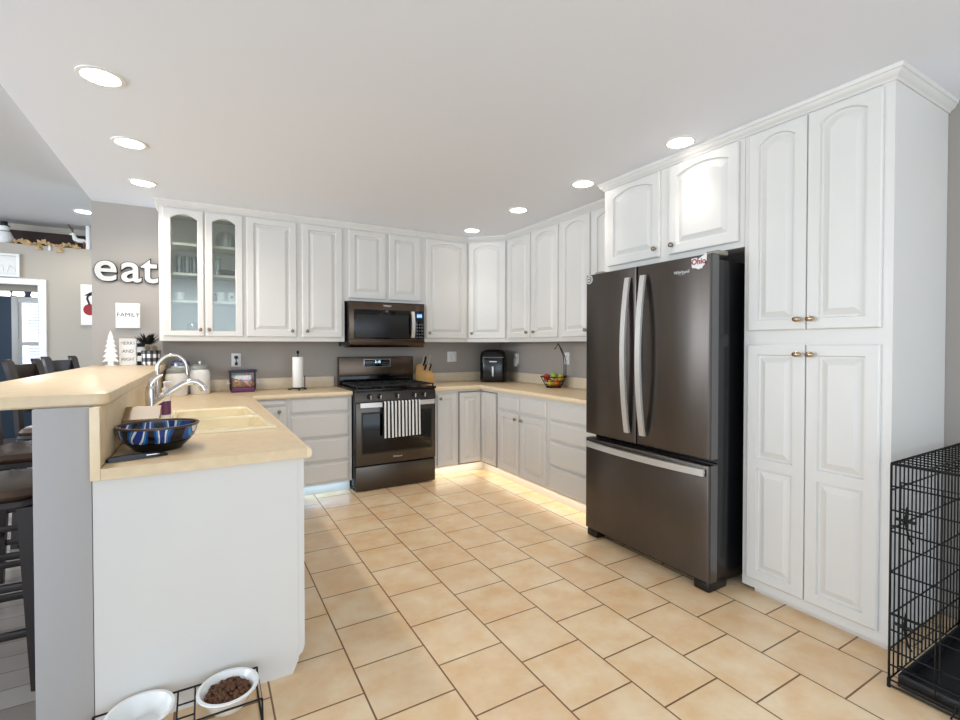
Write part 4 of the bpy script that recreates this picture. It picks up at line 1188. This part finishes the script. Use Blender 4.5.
tall = [(.021, 0), (.022, .004), (.0245, .155), (.023, .155), (.020, .012), (.001, .010)]
for x, w in ((-.185, 'first'), (-.128, 'middle'), (-.074, 'last')):
    dish('drinking_glass', 'tall clear drinking glass, %s of the three behind the glass door nearest the letters' % w, 'glass', x, 4.72, 1.916, tall, M_clear)
cup = [(.022, 0), (.036, .012), (.042, .070), (.039, .070), (.032, .016), (.001, .012)]
dish('cup', 'small white cup alone on the third shelf behind the glass door', 'cup', -.185, 4.72, 1.692, cup, M_ceramic)
dish('storage_jar', 'clear jar on the bottom of the glass cabinet', 'jar', -.088, 4.72, UZ + .018, [(.044, 0), (.046, .01), (.046, .12), (.04, .13), (.001, .13)], M_clear)
dish('woven_bowl', 'brown woven bowl on the second shelf behind the glass door', 'bowl', .165, 4.72, 1.916, [(.04, 0), (.062, .02), (.068, .055), (.064, .055), (.04, .01), (.001, .008)], M_basket)
dish('drinking_glass', 'tall clear drinking glass in front of the brown woven bowl', 'glass', .098, 4.66, 1.916, tall, M_clear)
dish('glass_dome', 'clear glass dome on the top shelf of the glass cabinet', 'dome', .16, 4.72, 2.160, [(.075, 0), (.075, .08), (.06, .125), (.03, .145), (.001, .15)], M_clear)
for x, lb in ((.205, 'white mug with a small dark print beside the cabinet side'), (.122, 'white mug in the middle of the third shelf')):
    g = thing('mug', lb, 'mug', (x, 4.70, 1.692), 0, 'dishes in the glass cabinet')
    MB(Matrix.Translation((x, 4.70, 1.6925))).lathe([(.030, 0), (.034, .006), (.034, .085), (.031, .085), (.029, .010), (.001, .010)], 20).build('body', M_ceramic, g)
    MB().tube([(x + .033, 4.70, 1.76), (x + .052, 4.70, 1.755), (x + .052, 4.70, 1.72), (x + .033, 4.70, 1.712)], .004, 8).build('handle', M_ceramic, g)
    if x > .2: MB().box(x - .012, x + .012, 4.6640, 4.6652, 1.722, 1.752).build('print_mark', M_cone, g)
dish('spice_jar', 'small brown jar beside the white mugs', 'jar', .075, 4.70, 1.692, [(.018, 0), (.02, .004), (.02, .05), (.014, .056), (.014, .07), (.001, .07)], M_basket)
for k in range(4):
    dish('plate', ('lowest', 'second', 'third', 'topmost')[k] + ' clear plate of the stack on the cabinet bottom', 'plate', .185, 4.72, UZ + .0185 + k * .013, [(.035, 0), (.06, .004), (.070, .012), (.068, .0125), (.055, .006), (.001, .003)], M_clear)

# ------------------------------------------------------------------ dog things on the floor
g = thing('bowl_stand', 'low black wire stand holding two pet bowls against the peninsula', 'stand', (-.06, 1.87, 0))
mb = MB(); xs0, xs1, ya, yb, zt = -.33, .163, 1.80, 1.985, .088
wr = .0035
mb.tube([(xs0, ya, zt), (xs1, ya, zt), (xs1, yb, zt), (xs0, yb, zt)], wr, 8, True)
for y in (1.855, 1.925):
    for xa, xb in ((-.088, -.045),): mb.tube([(xa - .004, y, zt - .012), (xb + .005, y, zt - .012)], wr * .8, 6)
for x in (-.092, -.040): mb.tube([(x, ya, zt), (x, ya + .03, zt - .012), (x, yb - .03, zt - .012), (x, yb, zt)], wr * .8, 6)
mb.build('top_wires', M_wire, g)
for x in (xs0, xs1):
    MB().tube([(x, ya, zt), (x, ya - .015, .003), (x, yb + .012, .003), (x, yb, zt)], wr, 8).build('leg', M_wire, g)


def pet_bowl(label, x, y):
    g = thing('pet_bowl', label, 'bowl', (x, y, .085), 0, 'pet bowls in the wire stand')
    T = Matrix.Translation((x, y, .05))
    MB(T).lathe([(.055, 0), (.062, .004), (.082, .045), (.094, .060), (.099, .062), (.098, .066), (.088, .066), (.078, .05), (.058, .010), (.001, .008)], 40).build('dish', M_ceramic, g)
    return g


pet_bowl('white oval pet bowl filled with brown kibble in the wire stand', .062, 1.885)
pet_bowl('white empty pet bowl at the other end of the wire stand', -.195, 1.90)
mb = MB()
for k in range(230):
    a = random.uniform(0, 2 * PI); rr_ = .070 * math.sqrt(random.random()); z = .092 + random.uniform(-.006, .006) + .012 * (1 - (rr_ / .07) ** 2)
    mb.ball((.062 + rr_ * math.cos(a), 1.885 + rr_ * math.sin(a), z), random.uniform(.0065, .009), (1, 1, random.uniform(.6, .9)), 7, 5)
mb.lathe([(.001, .085), (.07, .085), (.072, .092), (.001, .098)], 24, Matrix.Translation((.062, 1.885, 0)))
tag(mb.build('kibble', M_kibble, origin=(.062, 1.885, .09)), 'brown dry kibble heaped in the white pet bowl', 'pet food', None, 'stuff')

# dog crate
g = thing('dog_crate', 'black folding wire dog crate with a plastic tray beside the pantry', 'dog crate', (2.65, .2, 0))
KX0, KX1, KY0, KY1, KZ = 2.278, 3.03, -.42, .785, .862
w = .0028


def wire_panel(name, P, nu, nv_list, U, V, frame=.0042, us=None):
    """bars over a parallelogram at P spanned by U and V"""
    mb = MB(); P, U, V = Vector(P), Vector(U), Vector(V)
    mb.tube([P, P + U, P + U + V, P + V], frame, 8, True)
    for i in range(1, nu): mb.tube([P + U * i / nu, P + U * i / nu + V], w, 6)
    for t in nv_list: mb.tube([P + V * t, P + V * t + U], w * 1.15, 6)
    return mb.build(name, M_wire, g)


z0 = .03
wire_panel('side_panel', (KX0, KY1, z0), 19, (.14, .30, .50, .70, .88), (KX1 - KX0, 0, 0), (0, 0, KZ - z0))
wire_panel('side_panel', (KX0, KY0, z0), 22, (.14, .30, .50, .70, .88), (KX1 - KX0, 0, 0), (0, 0, KZ - z0))
wire_panel('end_panel', (KX1, KY0, z0), 36, (.14, .30, .50, .70, .88), (0, KY1 - KY0, 0), (0, 0, KZ - z0))
wire_panel('end_panel', (KX0, KY0, z0), 9, (.07, .14, .31, .50, .69, .90), (0, KY1 - KY0, 0), (0, 0, KZ - z0))
wire_panel('top_panel', (KX0, KY0, KZ + .004), 14, (.09, .2, .32, .44, .56, .68, .8, .91), (KX1 - KX0, 0, 0), (0, KY1 - KY0, 0))
mb = MB()
mb.tube([(KX0 - .006, KY1 - .03, .10), (KX0 - .006, KY1 - .62, .10), (KX0 - .006, KY1 - .62, .80), (KX0 - .006, KY1 - .03, .80)], .0045, 8, True)
for z in (.25, .40, .55, .70): mb.tube([(KX0 - .006, KY1 - .03, z), (KX0 - .006, KY1 - .62, z)], w, 6)
for k in range(1, 5): mb.tube([(KX0 - .006, KY1 - .03 - .118 * k, .10), (KX0 - .006, KY1 - .03 - .118 * k, .80)], w, 6)
dr = mb.build('door', M_wire, g)
for z in (.26, .66):
    mb = MB()
    mb.tube([(KX0 - .012, KY1 - .005, z + .03), (KX0 - .014, KY1 - .10, z + .03), (KX0 - .014, KY1 - .10, z - .03), (KX0 - .012, KY1 - .005, z - .03)], .0035, 8)
    mb.tube([(KX0 - .016, KY1 - .055, z + .055), (KX0 - .020, KY1 - .050, z), (KX0 - .016, KY1 - .06, z - .06), (KX0 - .024, KY1 - .075, z - .075)], .004, 8)
    mb.tube([(KX0 - .012, KY1 - .02, z), (KX0 - .015, KY1 - .08, z)], .006, 8)
    mb.build('latch', M_wire, g)
mb = MB(); mb.box(KX0 + .02, KX1 - .02, KY0 + .02, KY1 - .02, .008, .016); e = .012
mb.box(KX0 + .02, KX0 + .02 + e, KY0 + .02, KY1 - .02, .0165, .055, .004); mb.box(KX1 - .02 - e, KX1 - .02, KY0 + .02, KY1 - .02, .0165, .055, .004)
mb.box(KX0 + .033, KX1 - .033, KY0 + .02, KY0 + .02 + e, .0165, .055, .004); mb.box(KX0 + .033, KX1 - .033, KY1 - .02 - e, KY1 - .02, .0165, .055, .004)
mb.build('tray', M_tray, g)
mb = MB()
for x, y in ((KX0, KY0), (KX0, KY1), (KX1, KY0), (KX1, KY1)): mb.cyl((x, y, 0.0), (x, y, .034), .006)
mb.tube([(KX0, KY1, .034), (KX0, KY1, .008), (KX0, KY0, .008), (KX0, KY0, .034)], .004, 8)
mb.build('foot', M_wire, g)
mb = MB(); yl = KY1 - .19
mb.tube([(KX0 - .002, yl, .06), (KX0 - .010, yl, .03), (KX0 - .030, yl + .005, .012), (KX0 - .034, yl - .012, .010), (KX0 - .018, yl - .015, .012), (KX0 - .012, yl - .012, .05)], .003, 7)
mb.build('tray_latch', M_wire, g)

# ------------------------------------------------------------------ bar stools
def stool(label, x, y, rz):
    g = thing('bar_stool', label, 'bar stool', (x, y, 0), rz, 'bar stools along the living room side of the bar')
    L_ = True
    MB().loops([rr(-.19, .19, -.20, .20, .06, .700), rr(-.20, .20, -.21, .21, .06, .708), rr(-.20, .20, -.21, .21, .06, .728), rr(-.19, .19, -.20, .20, .06, .7345)]).build('seat_frame', M_stool, g, L_)
    MB().loops([rr(-.190, .190, -.20, .20, .06, .735), rr(-.200, .200, -.208, .208, .06, .748), rr(-.19, .19, -.198, .198, .06, .772), rr(-.13, .13, -.14, .14, .06, .784)]).build('seat', M_seat, g, L_)
    for sx in (-1, 1):
        for sy in (-1, 1):
            t = Vector((sx * .165, sy * .175, .702)); b = Vector((sx * .20, sy * .195, 0)); mb = MB()
            q = lambda c, h: [(c.x - h, c.y - h, c.z), (c.x + h, c.y - h, c.z), (c.x + h, c.y + h, c.z), (c.x - h, c.y + h, c.z)]
            mb.loops([q(b, .019), q(t, .023)]).build('leg', M_stool, g, L_)
    for z, k in ((.22, 1), (.40, 0)):
        f = .2 - .035 * z / .7; fy = .195 - .02 * z / .7
        for s in (-1, 1):
            MB().box(-f, f, s * fy - .011, s * fy + .011, z - .014, z + .014, .003).build('stretcher', M_stool, g, L_)
            MB().box(s * f - .011, s * f + .011, -fy, fy, z + .06 - .014, z + .06 + .014, .003).build('stretcher', M_stool, g, L_)
    for s in (-1, 1):     # wide curved back posts
        prof = [(-.185, .735), (-.190, .85), (-.202, 1.0), (-.222, 1.13), (-.240, 1.205), (-.250, 1.225)]
        lps = []
        for i, (px, z) in enumerate(prof):
            hw = (.024, .026, .032, .040, .042, .030)[i]
            lps.append([(px - .013, s * .165 - hw, z), (px + .013, s * .165 - hw, z), (px + .013, s * .165 + hw, z), (px - .013, s * .165 + hw, z)])
        MB().loops(lps).build('back_post', M_stool, g, L_)
    for z0, z1, x0 in ((1.09, 1.19, -.232), (.86, .905, -.196)):
        MB().loops([[(x0 + .02 * math.sin(PI * 0) - .03 * math.cos(t * PI / 2 / .16) - a, t, z) for a, z in ((-.009, z0), (.009, z0), (.003, z1), (-.015, z1))] for t in [-.14 + .28 * k / 8 for k in range(9)]]).build('back_rail', M_stool, g, L_)
    for k in (-1, 0, 1):
        MB().box(-.212, -.198, k * .07 - .018, k * .07 + .018, .90, 1.10, .003).build('back_slat', M_stool, g, L_)
    return g


stool('dark wood bar stool tucked under the near end of the bar', -.765, 2.62, .0)
stool('dark wood bar stool, second from the near end of the bar', -.790, 3.42, .05)
stool('dark wood bar stool with its back showing above the bar in front of the doorway', -.845, 4.333, -.197)
stool('dark wood bar stool beyond the end of the bar in front of the taupe wall', -.875, 5.35, -.36)

# ------------------------------------------------------------------ living room wall and ledge
g = thing('relief_picture', 'white framed relief picture above the doorway', 'picture', (-1.80, 6.5, 2.01))
MB().box(-2.12, -1.635, 6.482, 6.4995, 2.020, 2.225, .002).build('panel', M_snow, g)
mb = MB(); X0, X1, Z0, Z1 = -2.14, -1.613, 2.006, 2.238
mb.box(X0, X1, 6.468, 6.482, Z0, Z0 + .022, .003); mb.box(X0, X1, 6.468, 6.482, Z1 - .022, Z1, .003); mb.box(X0, X0 + .022, 6.468, 6.482, Z0 + .022, Z1 - .022, .003); mb.box(X1 - .022, X1, 6.468, 6.482, Z0 + .022, Z1 - .022, .003)
mb.build('picture_frame', M_trim, g)
mb = MB()
for k in range(5): mb.tube([(-2.05 + k * .085, 6.480, 2.05), (-2.03 + k * .085, 6.478, 2.12), (-2.0 + k * .085, 6.478, 2.10 + .02 * (k % 2)), (-1.99 + k * .085, 6.480, 2.06)], .006, 6)
mb.build('relief', M_ceramic, g)
g = thing('fruit_picture', 'white panel picture of a red fruit on a dark stem by the wall corner', 'picture', (-1.03, 6.5, 1.54))
MB().box(-1.137, -.86, 6.475, 6.4995, 1.535, 1.965, .003).build('board', M_trim, g)
MB().loops([[(-1.062 + .055 * math.cos(a), 6.4745 + d, 1.70 + .06 * math.sin(a)) for a in [2 * PI * k / 20 for k in range(20)]] for d in (0, -.003)]).build('painted_fruit', M_scarlet, g)
mb = MB(); mb.tube([(-1.062, 6.473, 1.75), (-1.085, 6.473, 1.82), (-1.06, 6.473, 1.88)], .009, 6)
mb.loops([[(x, 6.4742 - d, z) for x, z in ((-1.11, 1.85), (-1.06, 1.88), (-1.02, 1.91), (-.98, 1.89), (-.95, 1.86), (-1.01, 1.865), (-1.06, 1.845))] for d in (0, .003)])
mb.build('painted_stem', M_ink, g)

LZ = 2.345
g = thing('snowman', 'white stuffed snowman with a black hat on the high ledge', 'figurine', (-1.745, 6.56, LZ))
T = Matrix.Translation((-1.745, 6.56, LZ + .0005))
MB(T).lathe([(.05, 0), (.072, .02), (.068, .07), (.05, .115), (.001, .125)], 20).build('body', M_snow, g)
MB(T).lathe([(.001, .108), (.034, .12), (.043, .15), (.034, .18), (.001, .19)], 18).build('head', M_snow, g)
MB(T).lathe([(.044, .176), (.048, .18), (.030, .184), (.028, .222), (.001, .224)], 18).build('hat', M_black, g)
MB(T).lathe([(.038, .105), (.050, .112), (.050, .124), (.038, .13)], 18, None, False, False).build('scarf', M_greygreen, g)
g = thing('garland', 'tan burlap garland with hanging bells draped along the high ledge', 'garland', (-1.4, 6.53, LZ))
mb = MB(); n = 60
line = []
for i in range(n):
    t = i / (n - 1); x = -1.66 + t * .50
    line.append(Vector((x, 6.505 + .012 * math.sin(t * 23), LZ + .018 + .012 * math.sin(t * 17))))
mb.tube(line, .007, 6)
for p in line:
    for k in range(2):
        a = random.uniform(0, 2 * PI); e = random.uniform(-.6, 1.0); d = Vector((math.cos(a) * math.cos(e), -abs(math.sin(a)) * math.cos(e) * .5, math.sin(e) * .9))
        s = d.cross(Vector((0, 1, .3))).normalized() * .012; q = p + d * random.uniform(.02, .05)
        mb.loops([[p - s * .3, p + s * .3], [p.lerp(q, .6) - s, p.lerp(q, .6) + s + Vector((0, -.004, 0))], [q - s * .2, q + s * .2]], False, False, False)
mb.build('burlap_strand', M_burlap, g)
for x, dz in ((-1.47, -.048), (-1.305, -.058)):
    MB(Matrix.Translation((x, 6.492, LZ + dz))).lathe([(.026, 0), (.024, .012), (.016, .036), (.008, .046), (.001, .048)], 14).tube([(0, 0, .046), (0, .006, .075)], .003, 5).build('bell', M_burlap, g)
MB(Matrix.Translation((-1.385, 6.492, LZ - .05))).lathe([(.003, 0), (.014, .02), (.008, .05), (.001, .062)], 8).build('ribbon_tail', M_snow, g)
g = thing('reindeer_figurine', 'white reindeer figurine with brown legs and twig antlers on the high ledge', 'figurine', (-1.150, 6.56, LZ))
T = Matrix.Translation((-1.150, 6.56, LZ + .0005)) @ Matrix.Diagonal((1.0, 1.0, .93, 1))
mb = MB(T); mb.tube([(.05, 0, .088), (.03, 0, .098), (-.02, 0, .10), (-.04, 0, .115), (-.052, 0, .15), (-.056, 0, .175)], [.012, .024, .026, .024, .016, .014], 12)
mb.tube([(-.050, 0, .172), (-.075, 0, .168), (-.088, 0, .162)], [.016, .012, .006], 10)
mb.build('body', M_snow, g)
for x in (-.032, .034):
    for y in (-.013, .013): MB(T).tube([(x, y, .09), (x - .004, y, .045), (x + .004, y, 0)], [.008, .005, .005], 8).build('leg', M_rust, g)
for s in (-1, 1):
    MB(T).tube([(-.055, s * .008, .185), (-.072, s * .02, .225), (-.095, s * .026, .27)], .004, 6).tube([(-.066, s * .02, .22), (-.05, s * .03, .24)], .0025, 6).build('antler', M_stem, g)
